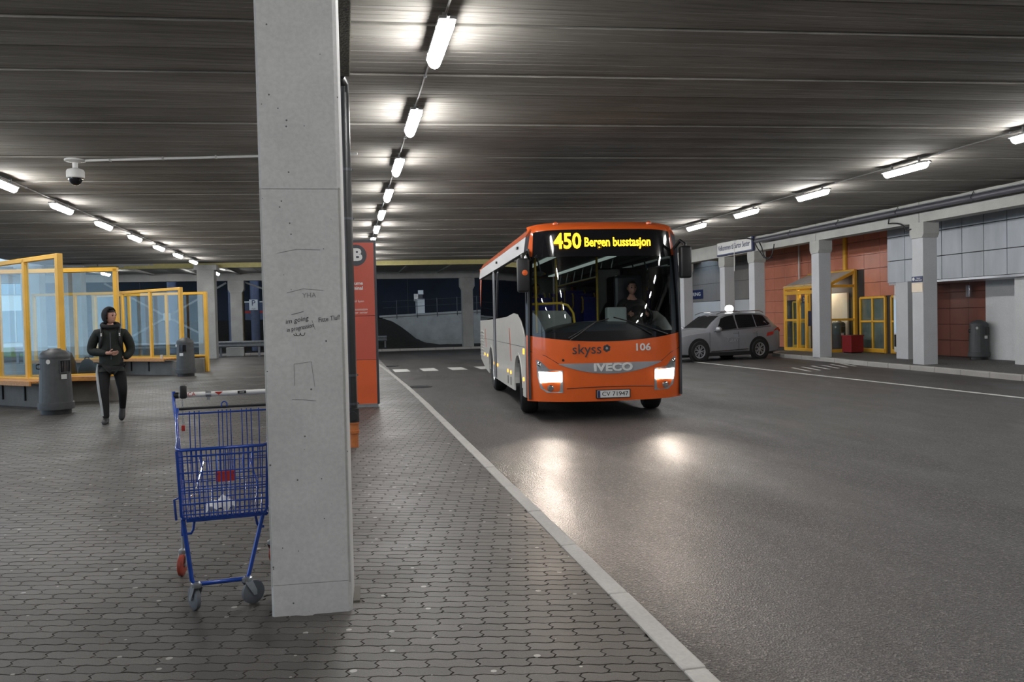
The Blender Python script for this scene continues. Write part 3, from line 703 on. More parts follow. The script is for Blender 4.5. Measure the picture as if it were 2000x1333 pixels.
scrib([(-0.045+0.006*math.cos(a), 1.432-0.009*math.sin(a)) for a in [i*PI/8 for i in range(9)]][::-1]).build('pen_curl', 'ink', nc)
m = MB().tube([(-0.030-0.011*math.cos(a), FY, 1.438-0.016*math.sin(a)) for a in [i*PI/8 for i in range(9)]], 0.0015, 5).tube([(-0.008-0.011*math.cos(a), FY, 1.438-0.016*math.sin(a)) for a in [i*PI/8 for i in range(9)]], 0.0015, 5)
m.build('pen_curl', 'ink', nc)
scrib([(-0.06, 1.53), (0.0, 1.545)], 0.001).build('pen_stroke', 'ink', nc)
for pts in ([(-0.055, 1.17), (-0.055, 1.28), (0.03, 1.29), (0.045, 1.16)], [(-0.07, 1.10), (-0.03, 1.10), (0.05, 1.09)], [(-0.08, 1.64), (0.0, 1.66), (0.1, 1.65)], [(-0.12, 1.84), (-0.02, 1.86), (0.09, 1.855)], [(0.04, 1.50), (0.055, 1.45)]):
    scrib(pts, 0.0009).build('pencil_line', 'mark_grey', nc)
text('handwriting', 'YHA', 0.034, 'mark_grey', nc, face_m((0.03, FY, 1.625), (1, 0, 0.02), (0, 0, 1)), ext=0.0003)
text('chalk_letter', 'R', 0.16, 'mark_grey', nc, face_m((0.0, FY+0.0008, 1.98), (1, 0, 0), (0, 0, 1)), ext=0.0002) if False else None
MB().bb((0.203, -0.06, -0.01), (0.235, 0.18, 0.006)).build('broken_edge', 'joint', nc)

# mossy gutter strip and black downpipe
gm = thing('gutter', 'mossy brown steel gutter under the ceiling behind the near column', 'gutter', (0.02, 0, 4.3))
MB().bb((-0.13, 4.9, -0.02), (0.115, 9.55, 0.09)).build('trough', 'moss', gm, bevel=0.01)
dp = thing('downpipe', 'black drain downpipe standing close behind the near column', 'pipe', (0.065, 9.95, 0))
MB().tube([(0, 0, 0.30), (0, 0, 4.3)], 0.062, 18).build('pipe', 'pipe', dp, smooth=50)
MB().tube([(-0.04, -0.3, 4.33), (0, -0.05, 4.32), (0, 0, 4.2)], 0.062, 14).build('swan_neck', 'pipe', dp, smooth=50)
for z in (0.52, 0.86, 2.72, 3.30): MB().lathe([(0.064, z-0.014), (0.068, z-0.014), (0.068, z+0.014), (0.064, z+0.014)], 18, cap=False).bb((-0.08, 0.0, z-0.01), (0.08, 0.012, z+0.01)).build('pipe_bracket', 'charcoal', dp, smooth=40)
MB().lathe([(0.064, 0.30), (0.08, 0.30), (0.08, 0.46), (0.064, 0.47)], 18).build('socket', 'pipe', dp, smooth=40)
MB().tube([(0, -0.06, 0.38), (0, -0.10, 0.38)], 0.055, 16).build('access_cap', 'pipe', dp, smooth=40)
MB().lathe([(0.062, -0.005), (0.062, 0.16), (0.075, 0.165), (0.078, 0.20), (0.070, 0.205), (0.070, 0.27), (0.078, 0.275), (0.078, 0.30), (0.06, 0.30)], 20).build('ground_socket', 'terracotta', dp, smooth=40)
lt_ = None if True else tag(MB().bb((0.205, 4.50, 0.0), (0.222, 4.515, 3.3)).build('steel_strip', 'lampgrey'), 'thin pale strip running up the hidden side of the near column', 'strip')

# ================================================================== STOP PYLON
py = thing('stop_pylon', 'tall orange bus stop pylon with a dark B disc', 'sign', (0.285, 14.55, 0), math.radians(-3))
MB().bb((-0.34, 0.0, 0.05), (0.285, 0.16, 2.93)).build('case', 'charcoal', py, bevel=0.012)
for a, b, mt in ((0.06, 0.83, 'sign_orange'), (0.836, 1.60, 'sign_red'), (1.606, 2.88, 'sign_red')):
    MB().bb((-0.32, -0.012, a), (0.245, 0.0, b)).build('face_panel', mt, py, bevel=0.003, seg=1)
MB().bb((-0.30, 0.02, 0.0), (0.26, 0.14, 0.05)).build('plinth', 'steel', py)
MB().lathe([(0.0, -0.018), (0.185, -0.018), (0.185, -0.012)], 36, (-0.06, 0, 2.66), axis='y').build('disc', 'charcoal', py)
text('stop_letter', 'B', 0.29, 'white', py, face_m((-0.035, -0.0195, 2.66), (1, 0, 0), (0, 0, 1)), bold=0.012)
text('stop_name', 'Straume\nterminal', 0.085, 'white', py, face_m((0.05, -0.0135, 2.13), (1, 0, 0), (0, 0, 1)), align='RIGHT', bold=0.002)
text('stop_line', 'til byen', 0.055, 'white', py, face_m((0.06, -0.0135, 1.86), (1, 0, 0), (0, 0, 1)), align='RIGHT')
text('stop_line', 'Bergen busstasjon\nSartor senter', 0.055, 'white', py, face_m((0.12, -0.0135, 1.69), (1, 0, 0), (0, 0, 1)), align='RIGHT')
MB().bb((-0.32, -0.016, 0.052), (0.245, -0.011, 0.062)).build('foot_rail', 'steel', py)

# ================================================================== LITTER BINS
def frange_(a, b, n): return [a+(b-a)*i/n for i in range(n+1)]
def make_bin(lab, loc, rz, group=None):
    t = thing('litter_bin', lab, 'bin', loc, rz, group); t.scale = (0.80, 0.80, 1.03)
    fl_ = lambda a, i: 1+0.005*(1 if math.cos(a*22) > 0.2 else -1)
    MB().lathe([(0.30, 0.0), (0.30, 0.09)], 44).build('base', 'black', t, smooth=40)
    b = MB().lathe([(0.345, 0.09), (0.35, 0.13), (0.345, 0.16), (0.335, 0.17), (0.315, 0.55), (0.30, 0.93), (0.298, 0.96)], 88, rf=fl_)
    b.build('body', 'bin', t, smooth=30)
    MB().lathe([(0.36, 0.085), (0.365, 0.12), (0.362, 0.20), (0.345, 0.205)], 44).build('skirt', 'bin', t, smooth=40)
    MB().lathe([(0.305, 0.955), (0.31, 0.985), (0.29, 1.03), (0.23, 1.075), (0.14, 1.10), (0.12, 1.12), (0.0, 1.125)], 40).build('lid', 'steel' if False else 'bin', t, smooth=50)
    ob = lambda a, c: (0.326*math.sin(a), -0.326*math.cos(a), c)
    MB().grid(ob, frange_(0.30, 1.05, 8), [0.72, 0.80, 0.91]).build('opening', 'gloss_black', t, smooth=60)
    fr_r = [(0.26, 0.71), (0.68, 0.71), (1.09, 0.71), (1.09, 0.92), (0.68, 0.92), (0.26, 0.92)]
    MB().tube([ob(*q) for q in fr_r], 0.012, 6, closed=True).build('opening_rim', 'bin', t)
    MB().prism([(0.10, 0.60), (0.21, 0.60), (0.21, 0.68), (0.10, 0.68)], lambda a, c: (a, -math.sqrt(0.336**2-a*a)-0.002, c), (0, 0.02, 0)).build('sticker', 'white', t)
    MB().tube([(-0.30, -0.05, 0.86), (-0.36, -0.06, 0.85), (-0.36, -0.06, 0.79), (-0.30, -0.05, 0.78)], 0.012, 8).build('lock_handle', 'black', t)
    MB().lathe([(0.0, 0.0), (0.04, 0.0), (0.04, 0.012)], 16, (-0.14, -0.29, 0.90), axis='y').build('badge', 'white', t)
    return t
bin0 = make_bin('dark grey litter bin in front of the near shelter, left of the walker', (-5.02, 15.75, 0), math.radians(20))
dup(bin0, (-4.72, 26.15, 0), math.radians(-45), 'dark grey litter bin beside the far shelter')
dup(bin0, (18.2, 20.78, 0), math.radians(-25), 'grey litter bin in front of the red wall under the grey storey')
dup(bin0, (18.13, 27.64, 0.0), math.radians(-30), 'grey litter bin seen through the glass porch')

# ================================================================== GLASS SHELTERS
def rail(m, p, q, w=0.075, h=0.075): m.bar(p, q, w, h); return m
def screen(name, lab, A, B, zb, zt, n, full_post_ends=(False, False), bench=0, plinth=True, drop=0.0):
    # a bench wall from A to B carrying a glazed yellow frame; bench>0: slats on that side
    A3, B3 = Vector((*A, 0)), Vector((*B, 0)); d = (B3-A3); L = d.length; ang = math.atan2(d.y, d.x)
    t = thing(name, lab, 'shelter', A3, ang)
    if plinth: MB().bb((0, -0.16, -0.02), (L, 0.16, 0.44)).build('plinth_wall', 'plinth', t, bevel=0.015)
    zt1 = zt-drop
    hh = lambda x: zt+(zt1-zt)*(1-x/L)
    MB().bar((0, 0, hh(0)-0.04), (L, 0, hh(L)-0.04), 0.09, 0.085).build('top_rail', 'yellow', t, bevel=0.006, seg=1)
    MB().bar((0, 0, zb+0.03), (L, 0, zb+0.03), 0.07, 0.06).build('bottom_rail', 'yellow', t, bevel=0.006, seg=1)
    for i in range(n+1):
        x = L*i/n; x = min(max(x, 0.05), L-0.05)
        z0 = zb if not ((i == 0 and full_post_ends[0]) or (i == n and full_post_ends[1])) else 0.0
        wd = 0.05 if z0 == 0 else 0.042
        yo = -0.20 if z0 == 0 and plinth else 0
        (MB().bb((x-wd, -0.045, z0), (x+wd, 0.045, hh(x)-0.02)) if z0 else MB().bb((L+0.002, -0.055, 0.0), (L+0.10, 0.055, hh(L)+0.004)) if i else MB().bb((-0.10, -0.055, 0.0), (-0.002, 0.055, hh(0)+0.004))).build('post', 'yellow', t, bevel=0.006, seg=1)
    for i in range(n):
        MB().prism([(L*i/n+0.06, zb+0.06), (L*(i+1)/n-0.06, zb+0.06), (L*(i+1)/n-0.06, hh(L*(i+1)/n)-0.09), (L*i/n+0.06, hh(L*i/n)-0.09)], lambda a, b: (a, -0.005, b), (0, 0.01, 0)).build('pane', 'glass', t)
    for s in ((-1, 1) if bench == 2 else (bench,) if bench else ()):
        for k in range(4):
            MB().bb((0.03, s*(0.09+k*0.105)-0.045 if s > 0 else s*(0.09+k*0.105)-0.045, 0.485), (L-0.18, s*(0.09+k*0.105)+0.045, 0.525)).build('bench_slat', 'wood', t, bevel=0.006, seg=1)
        MB().bb((0.02, s*0.49-0.02, 0.44), (L-0.17, s*0.49+0.02, 0.53)).build('bench_front', 'wood', t, bevel=0.006, seg=1)
        for i in range(max(2, int(L/0.8))):
            x = 0.25+i*0.8
            MB().bar((x, s*0.16, 0.46), (x, s*0.47, 0.46), 0.04, 0.04).bar((x, s*0.175, 0.12), (x, s*0.175, 0.46), 0.04, 0.03).build('bench_bracket', 'black', t)
    return t
# near shelter: an angled wing and a wing square to the view
screen('glass_shelter', 'near left glass shelter wing with tall yellow frame running back behind the bin', (-8.55, 19.9), (-5.30, 16.95), 0.50, 2.92, 4, (False, True), -1, True, 0.10)
screen('glass_shelter', 'second yellow framed shelter wing standing behind the walker', (-8.2, 18.95), (-4.55, 18.20), 0.50, 2.74, 3, (False, False), -1, True)
# far shelter
screen('glass_shelter', 'far yellow framed shelter wing between the walker and the second bin', (-8.0, 29.2), (-4.95, 26.75), 0.50, 2.70, 3, (True, True), -1, True, 0.05)
screen('glass_shelter', 'farthest narrow yellow shelter wing behind the second bin', (-8.2, 29.5), (-4.5, 28.4), 0.50, 2.62, 3, (False, True), 1, True)
screen('glass_shelter', 'distant low yellow frame seen through the near shelter glass', (-9.7, 28.6), (-7.0, 27.9), 0.50, 2.64, 2, (False, False), -1, True)
burnt = tag(MB().bb((-5.95, 27.0, 0.40), (-5.3, 27.45, 0.40)).build('x', 'black'), 'x', 'x'); bpy.data.objects.remove(burnt)
# waiting person's silhouette of rucksack shapes on the bench behind the near shelter
for (x, y, r, lab) in ((-6.35, 20.6, 0.24, 'large dark rucksack standing behind the near shelter glass'), (-5.85, 20.5, 0.19, 'smaller dark bag beside the rucksack behind the shelter')):
    t = thing('rucksack', lab, 'bag', (x, y, 0.0))
    MB().lathe([(r*0.8, 0.0), (r, 0.08), (r*1.05, 0.5*r*4), (r*0.95, 0.75*r*4), (r*0.6, 0.98*r*4), (0.05, 1.05*r*4)], 18).build('sack', 'hood', t, smooth=60)
    MB().tube([(-0.05, 0, r*4.15), (-0.03, 0, r*4.4), (0.03, 0, r*4.4), (0.05, 0, r*4.15)], 0.012, 6).build('carry_loop', 'black', t)
    MB().bb((-r*0.6, -r*1.08, 0.12), (r*0.6, -r*0.9, r*1.8)).build('front_pocket', 'charcoal', t, bevel=0.03)
cup = tag(MB().lathe([(0.03, 0), (0.042, 0.10), (0.045, 0.11), (0.0, 0.11)], 16, (-5.55, 26.9, 0.525)).build('paper_cup', 'white', smooth=40), 'white paper cup left on the far shelter bench', 'cup')

# ================================================================== SHOP ENTRANCE
PX0, PX1, PY0, PY1, PZL, PZH = 17.5, XR, 27.2, 30.3, 2.5, 3.0
pc = thing('glass_porch', 'yellow framed glass entrance porch with sloping roof against the red wall', 'porch', (0, 0, 0))
def yb(a, b, w=0.10, h=0.10, nm='frame_post'): return MB().bar(a, b, w, h).build(nm, 'yellow', pc, bevel=0.006, seg=1)
for y in (PY0, 28.25, 29.35, PY1): yb((PX0, y, 0), (PX0, y, PZL))
for y in (PY0, PY1): yb((PX1-0.06, y, 0), (PX1-0.06, y, PZH), 0.12, 0.12); yb((PX0, y, PZL), (PX1, y, PZH), 0.10, 0.10, 'roof_rafter'); yb((PX0, y, PZL-0.06), (PX1, y, PZL-0.06), nm='cross_rail'); yb((PX0, y, 1.2), (PX1, y, 1.2), 0.08, 0.08, 'mid_rail'); yb((PX0, y, 0.05), (PX1, y, 0.05), 0.08, 0.12, 'bottom_rail')
yb((PX0, PY0, PZL), (PX0, PY1, PZL), 0.12, 0.16, 'eaves_beam'); yb((PX0, PY0, 2.28), (PX0, PY1, 2.28), 0.09, 0.14, 'door_header'); yb((PX1-0.04, PY0, PZH), (PX1-0.04, PY1, PZH), 0.10, 0.12, 'ridge_beam')
yb((PX0, 29.35, 1.2), (PX0, PY1, 1.2), 0.08, 0.08, 'mid_rail'); yb((PX0, PY0, 0.05), (PX0, PY1, 0.05), 0.09, 0.12, 'threshold')
for a, b in ((PY0, 28.25), (29.35, PY1)):
    MB().bb((PX0-0.006, a+0.05, 0.1), (PX0+0.006, b-0.05, 2.2)).build('side_pane', 'glass', pc)
for i, (a, b) in enumerate(((28.3, 28.8), (28.85, 29.3))):
    dd = yb((PX0+0.05, a+0.03, 0.1), (PX0+0.05, a+0.03, 2.2), 0.06, 0.06, 'sliding_door')
    MB().bb((PX0+0.045, a+0.06, 0.1), (PX0+0.055, b, 2.2)).build('door_pane', 'glass', dd)
    MB().bar((PX0+0.05, b, 0.1), (PX0+0.05, b, 2.2), 0.05, 0.05).build('door_stile', 'yellow', dd)
for y in (PY0, PY1):
    MB().prism([(PX0+0.05, 0.1), (PX1-0.1, 0.1), (PX1-0.1, 1.16), (PX0+0.05, 1.16)], lambda a, b: (a, y, b), (0, 0.01, 0)).build('gable_pane', 'glass', pc)
    MB().prism([(PX0+0.05, 1.24), (PX1-0.1, 1.24), (PX1-0.1, 2.39), (PX0+0.05, 2.39)], lambda a, b: (a, y, b), (0, 0.01, 0)).build('gable_pane', 'glass', pc)
    MB().prism([(PX0+0.2, 2.50), (PX1-0.1, 2.50), (PX1-0.1, 2.90)], lambda a, b: (a, y, b), (0, 0.01, 0)).build('gable_triangle', 'glass', pc)
for i in range(4):
    a = PY0+0.03+i*(PY1-PY0)/4; b = a+(PY1-PY0)/4-0.04
    MB().prism([(PX0-0.1, PZL+0.02), (PX1, PZH+0.03), (PX1, PZH+0.045), (PX0-0.1, PZL+0.035)], lambda u, w: (u, a, w), (0, b-a, 0)).build('roof_pane', 'frosted', pc)
    if i: yb((PX0, a-0.02, PZL+0.01), (PX1, a-0.02, PZH+0.01), 0.04, 0.05, 'glazing_bar')
pe = thing('porch_lamp', 'small square warm lamp under the porch roof', 'lamp', (18.1, 28.7, 2.74))
MB().bb((-0.2, -0.2, 0.0), (0.2, 0.2, 0.03)).build('lamp_body', 'white', pe); MB().bb((-0.17, -0.17, -0.012), (0.17, 0.17, 0.0)).build('lamp_panel', 'porch_glow', pe)
MB().bb((-0.02, -0.02, 0.03), (0.02, 0.02, 0.12)).build('stem', 'white', pe)
cp = tag(MB().bb((18.52, 27.65, 0.05), (18.60, 28.9, 2.2)).build('entrance_panel', 'cream', bevel=0.01), 'cream entrance panel on the wall inside the porch', 'panel')
tag(MB().bb((18.50, 28.72, 1.25), (18.52, 28.82, 1.38)).build('wall_switch', 'black'), 'small dark switch on the cream panel inside the porch', 'switch')
ds = thing('direction_sign', 'small navy notice inside the porch glass', 'sign', (17.62, 29.05, 2.0))
MB().bb((0, -0.22, -0.14), (0.015, 0.22, 0.14)).build('board', 'navy', ds); text('sign_letters', 'Åpent\n08-21', 0.09, 'white', ds, face_m((-0.004, 0, 0), (0, -1, 0), (0, 0, 1)))
pj = thing('poster_stand', 'dark blue poster behind the sliding porch door', 'poster', (18.2, 29.7, 0))
MB().bb((0, -0.3, 0.95), (0.03, 0.3, 1.55)).build('poster_board', 'navy', pj); MB().tube([(0.015, 0, 0), (0.015, 0, 0.95)], 0.02, 8).build('pole', 'steel', pj); MB().lathe([(0.2, 0), (0.2, 0.02)], 20).build('foot', 'steel', pj)
def wall_window(name, y0, y1, z1, cols, rows_, lab, back):
    t = thing(name, lab, 'window' if 'door' not in name else 'door', (XR, 0, 0))
    MB().bb((0.03, y0, 0.0), (0.06, y1, z1)).build('dark_reveal', back, t)
    fr = lambda a, b, w=0.08: MB().bar(a, b, w, w).build('frame_bar', 'yellow', t, bevel=0.005, seg=1)
    fr((0, y0, 0.0), (0, y0, z1)); fr((0, y1, 0), (0, y1, z1)); fr((0, y0, z1), (0, y1, z1)); fr((0, y0, 0.08), (0, y1, 0.08), 0.14)
    for i in range(1, cols): fr((0, y0+(y1-y0)*i/cols, 0), (0, y0+(y1-y0)*i/cols, z1), 0.07)
    for z in rows_: fr((0, y0, z), (0, y1, z), 0.07)
    zs = [0.1]+list(rows_)+[z1]
    for i in range(cols):
        for a, b in zip(zs[:-1], zs[1:]): MB().bb((-0.012, y0+(y1-y0)*i/cols+0.04, a+0.04), (-0.002, y0+(y1-y0)*(i+1)/cols-0.04, b-0.04)).build('pane', 'glass', t)
    return t
wall_window('shop_window', 25.55, 26.95, 1.98, 2, (1.12,), 'two by two yellow framed window in the red wall right of the porch', 'greenish')
wall_window('shop_door', 24.0, 25.2, 1.98, 2, (1.12,), 'narrow yellow framed glazed door behind the white pier', 'greenish')
wall_window('side_door', 30.45, 31.55, 1.95, 1, (1.1,), 'yellow framed service door left of the porch above the car', 'greenish')
rb = thing('red_box', 'dark red square planter box at the foot of the porch', 'box', (17.95, 26.5, 0), 0.05)
MB().bb((-0.26, -0.26, 0.03), (0.26, 0.26, 0.62)).build('box_body', 'dark_red', rb, bevel=0.015); MB().bb((-0.28, -0.28, 0.60), (0.28, 0.28, 0.645)).build('rim', 'dark_red', rb, bevel=0.008); MB().bb((-0.24, -0.24, 0.64), (0.24, 0.24, 0.648)).build('fill', 'soil', rb); MB().bb((-0.22, -0.22, 0.0), (0.22, 0.22, 0.03)).build('foot', 'black', rb)
fr_ = thing('display_fridge', 'tall pale blue lit display cabinet beside the shop door', 'cabinet', (17.75, 23.62, 0))
MB().bb((0, -0.35, 0.12), (0.6, 0.35, 2.0)).build('cabinet_body', 'white', fr_, bevel=0.02); MB().bb((-0.02, -0.30, 0.75), (0.0, 0.30, 1.85)).build('lit_front', 'shop', fr_); MB().bb((-0.02, -0.30, 0.3), (0.0, 0.30, 0.70)).build('lower_grille', 'black', fr_)
MB().bb((0.04, -0.3, 0.0), (0.12, 0.3, 0.12)).build('foot', 'black', fr_); MB().bb((-0.01, -0.3, 2.0), (0.3, 0.3, 2.35)).build('top_sign', 'paper', fr_, bevel=0.02)
ypost = tag(MB().bb((18.5, 27.72, 3.06), (18.585, 27.87, 4.45)).build('yellow_post', 'yellow', bevel=0.006), 'vertical yellow post on the red wall above the porch roof', 'post')
wpipe = tag(MB().tube([(18.5, 30.9, 2.7), (18.5, 30.9, 4.4)], 0.035, 10).build('white_pipe', 'white', smooth=50), 'thin white vertical pipe on the red wall left of the porch column', 'pipe')

# signs
ws = thing('welcome_sign', 'white welcome sign in navy frame hung on the beam', 'sign', (15.28, 30.3, 4.2))
MB().bb((0.0, -1.52, -0.30), (0.10, 1.52, 0.30)).build('sign_case', 'navy', ws, bevel=0.02); MB().bb((-0.012, -1.45, -0.24), (0.0, 1.45, 0.24)).build('sign_face', 'white', ws, bevel=0.005)
text('sign_letters', 'Velkommen til Sartor Senter', 0.30, 'navy', ws, face_m((-0.014, 0.0, 0.0), (0, -1, 0), (0, 0, 1)), width=2.7, bold=0.004)
wa = tag(MB().tube([(15.2, 30.1, 3.2), (15.2, 30.1, 4.43)], 0.015, 6).build('white_rod', 'white'), 'thin white rod hanging in front of the welcome sign', 'rod')
pk = thing('parking_board', 'navy parking board on the clad wall partly hidden by a column', 'sign', (18.56, 41.9, 2.6))
MB().bb((0, -1.5, -0.24), (0.04, 1.5, 0.24)).build('board', 'navy', pk); text('sign_letters', 'PARKERING', 0.26, 'white', pk, face_m((-0.004, -0.1, 0), (0, -1, 0), (0, 0, 1)), width=2.3, bold=0.006)
nt_ = thing('column_notice', 'small navy and cream notice plate on the second nearest right column', 'sign', (15.395, 19.78, 2.25))
MB().bb((-0.012, -0.215, 0.0), (0, 0.215, 0.16)).build('navy_plate', 'navy', nt_); MB().bb((-0.012, -0.215, -0.27), (0, 0.215, -0.01)).build('cream_plate', 'cream', nt_)
text('sign_letters', 'Bergen\nAndre bussar', 0.05, 'white', nt_, face_m((-0.014, -0.06, 0.08), (0, -1, 0), (0, 0, 1)))
text('arrow_mark', '●', 0.12, 'white', nt_, face_m((-0.014, 0.14, 0.08), (0, -1, 0), (0, 0, 1)))
wc = thing('wall_camera', 'small white bullet camera at the head of the column beside the bus', 'camera', (15.5, 35.5, 3.72))
MB().tube([(0, -0.04, 0), (-0.2, -0.28, -0.06)], 0.05, 12).build('camera_body', 'white', wc, smooth=40); MB().bb((-0.03, -0.05, -0.03), (0.03, 0.06, 0.03)).build('bracket', 'white', wc); MB().tube([(-0.2, -0.28, -0.06), (-0.215, -0.30, -0.064)], 0.042, 12).build('lens', 'gloss_black', wc)
sb_ = tag(MB().bb((18.38, 21.35, 1.85), (18.45, 21.5, 2.2)).build('wall_box', 'silver', bevel=0.01), 'small grey box on the white wall corner above the bin', 'box')
# ================================================================== BUS
bus = thing('city_bus', 'orange and white city bus with lit headlights and amber 450 destination display', 'bus', (4.06, 12.3, ROAD_Z), -0.078)
BL = 8.9
def hwid(w): return 1.262 if w < 1.7 else 1.262-0.075*((w-1.7)/1.4)**1.5
def fs(u, w):
    a = min(1.0, abs(u)/hwid(w)); v = 0.05*a*a+0.24*a**5
    if w < 0.9: v += 0.03*(0.9-w)**2*3
    if w > 1.2: v += 0.17*((w-1.2)/1.9)**1.25
    if w > 2.98: v += 0.22*((w-2.98)/0.17)**2.2
    return v
def frange(a, b, n): return [a+(b-a)*i/n for i in range(n+1)]
def patch(name, mat, lo, hi, a0=-1.0, a1=1.0, off=0.0, nu=36, nw=10, parent=None, smooth=45, back=0.0):
    m = MB(); As = frange(a0, a1, nu); Ss = frange(0, 1, nw)
    def fn(a, s):
        w = lo(a)+(hi(a)-lo(a))*s; u = a*hwid(w); return (u, fs(u, w)-off, w)
    m.grid(fn, As, Ss)
    if back:
        m2 = MB(); m2.grid(lambda a, s: (fn(a, s)[0], fn(a, s)[1]+back, fn(a, s)[2]), As, Ss, True); m.add(m2.v, m2.f)
    return m.build(name, mat, parent or bus, smooth=smooth)
blk = lambda a: 1.235+0.12*a*a
glo = lambda a: 1.40-0.02*a*a
patch('front_mask', 'orange', lambda a: 0.29+0.02*a*a, blk, back=0.03)
patch('front_cowl', 'gloss_black', blk, glo, off=0.003)
patch('windscreen', 'screen', glo, lambda a: 2.60, -0.93, 0.93)
patch('windscreen_pillar', 'gloss_black', glo, lambda a: 2.60, -1, -0.925, 0.003, 6, 12); patch('windscreen_pillar', 'gloss_black', glo, lambda a: 2.60, 0.925, 1, 0.003, 6, 12)
patch('destination_screen', 'gloss_black', lambda a: 2.58, lambda a: 3.01-0.05*a**8, -0.93, 0.93, 0.004)
patch('roof_cap', 'orange', lambda a: 2.60 if abs(a) > 0.925 else 2.98, lambda a: 3.15-0.06*a**6, nu=60)
for u in (-0.75, 0.78): MB().lathe([(0.045, 0), (0.045, 0.03), (0.02, 0.05), (0, 0.05)], 14, (u, 0.34, 3.10)).build('roof_marker', 'orange', bus, smooth=50)
LEDY = fs(0, 2.8)-0.010
text('led_number', '450', 0.335, 'led', bus, face_m((-0.60, LEDY, 2.815), (1, 0, 0), (0, 0.09, 1)), width=0.44, ext=0.001, bold=0.008)
text('led_text', 'Bergen busstasjon', 0.20, 'led', bus, face_m((0.205, LEDY+0.004, 2.80), (1, 0, 0), (0, 0.09, 1)), width=1.07, ext=0.001, bold=0.004)
# lettering on the mask
text('fleet_name', 'skyss', 0.225, 'charcoal', bus, face_m((-0.355, -0.004, 1.115), (1, -0.02, 0), (0, 0, 1)), width=0.46)
em = MB()
for k in range(6): em.lathe([(0.0, 0), (0.026, 0), (0.026, 0.004)], 10, (-0.035+0.036*math.cos(k*PI/3+0.4), 0.0, 1.125+0.036*math.sin(k*PI/3+0.4)), axis='y')
em.build('emblem', 'charcoal', bus); MB().lathe([(0.0, -0.004), (0.02, -0.004), (0.02, 0.002)], 12, (-0.035, 0, 1.125), axis='y').build('emblem_centre', 'silver', bus)
text('fleet_number', '106', 0.155, 'white', bus, face_m((0.545, 0.004, 1.125), (1, 0.03, 0), (0, 0, 1)), width=0.24, bold=0.004)
_strip = [(u, 0.90) for u in frange(-0.80, 0.86, 16)]+[(u, 0.89-0.165*(1-((u-0.03)/0.83)**2)) for u in frange(0.86, -0.80, 16)][1:-1]
def onmask(poly, name, mat, off=0.008, th=0.03, parent=None): return MB().prism(poly, lambda a, b: (a, fs(a, b)-off, b), (0, th, 0)).build(name, mat, parent or bus)
gst = MB()
def gsf(u, s):
    lo = 0.89-0.165*(1-((u-0.03)/0.83)**2); w = lo+(0.90-lo)*s; return (u, fs(u, w)-0.010, w)
gst.grid(gsf, frange(-0.80, 0.86, 28), frange(0, 1, 4)).build('grille_strip', 'silver', bus, smooth=60)
text('maker_letters', 'IVECO', 0.165, 'white', bus, face_m((0.06, -0.014, 0.822), (1, 0, 0), (0, 0, 1)), width=0.62, ext=0.008, bold=0.006)
def band(pts, r, name, mat, off=0.002): return MB().tube([(a, fs(a, b)-off, b) for a, b in pts], r, 6).build(name, mat, bus)
band([(-1.22, 1.10), (-1.0, 1.03), (-0.80, 0.90)], 0.005, 'body_seam', 'black'); band([(1.22, 1.10), (1.04, 1.03), (0.86, 0.90)], 0.005, 'body_seam', 'black')
band([(u, 0.50+0.02*math.cos(u*2)) for u in frange(-0.68, 0.72, 12)], 0.006, 'body_seam', 'black')
band([(-1.19, 1.02-0.0), (-1.12, 0.985), (-1.03, 0.955), (-0.9, 0.86)], 0.004, 'body_seam', 'orange')
np_ = MB().bb((-0.205, -0.018, 0.352), (0.315, -0.004, 0.462)).build('number_plate', 'white', bus)
MB().bb((-0.204, -0.021, 0.354), (-0.158, -0.017, 0.460)).build('country_band', 'navy', np_)
text('plate_number', 'CV 71947', 0.098, 'black', np_, face_m((0.08, -0.0195, 0.406), (1, 0, 0), (0, 0, 1)), width=0.42)
MB().bb((-0.22, -0.004, 0.34), (0.33, 0.03, 0.475)).build('plate_holder', 'black', bus)
for s in (-1, 1):
    o = [(-1.135, 0.97), (-1.07, 0.94), (-0.95, 0.815), (-0.74, 0.79), (-0.735, 0.44), (-0.98, 0.445), (-1.08, 0.52), (-1.12, 0.70)]
    onmask([(s*(-a), b) if s > 0 else (a, b) for a, b in o], 'headlight', 'lens', 0.010)
    lampp = [(-1.10, 0.775), (-0.76, 0.765), (-0.76, 0.615), (-1.08, 0.605)]
    onmask([(s*(-a), b) if s > 0 else (a, b) for a, b in lampp], 'lit_lamp', 'headlamp', 0.02, 0.012)
    for (cu, cw, rr_) in ((-0.93, 0.52, 0.05), (-1.09, 0.90, 0.035)):
        u = -cu if s > 0 else cu
        MB().lathe([(0.0, -0.012), (rr_*0.5, -0.02), (rr_, -0.012), (rr_, 0.01)], 16, (u, fs(u, cw)-0.004, cw), axis='y').build('lamp_bowl', 'chrome', bus, smooth=40)
    li = bpy.data.lights.new('headlight_beam', 'SPOT'); li.energy = HEAD; li.color = (1.0, 0.86, 0.72); li.spot_size = math.radians(46); li.spot_blend = 1.0; li.shadow_soft_size = 0.09
    lo_ = bpy.data.objects.new('headlight_beam', li); COL.objects.link(lo_); lo_.parent = bus; lo_.location = (s*0.93, fs(0.93, 0.69)-0.06, 0.69); lo_.rotation_euler = (math.radians(84), 0, PI+(0.0))
    lo_.rotation_euler = Vector((-0.22, -1, -0.01)).to_track_quat('-Z', 'Y').to_euler()
for (u, w) in ((-0.73, 0.955),): MB().lathe([(0.0, -0.01), (0.02, -0.01), (0.02, 0.0)], 10, (u, fs(u, w), w), axis='y').build('sensor_button', 'black', bus)
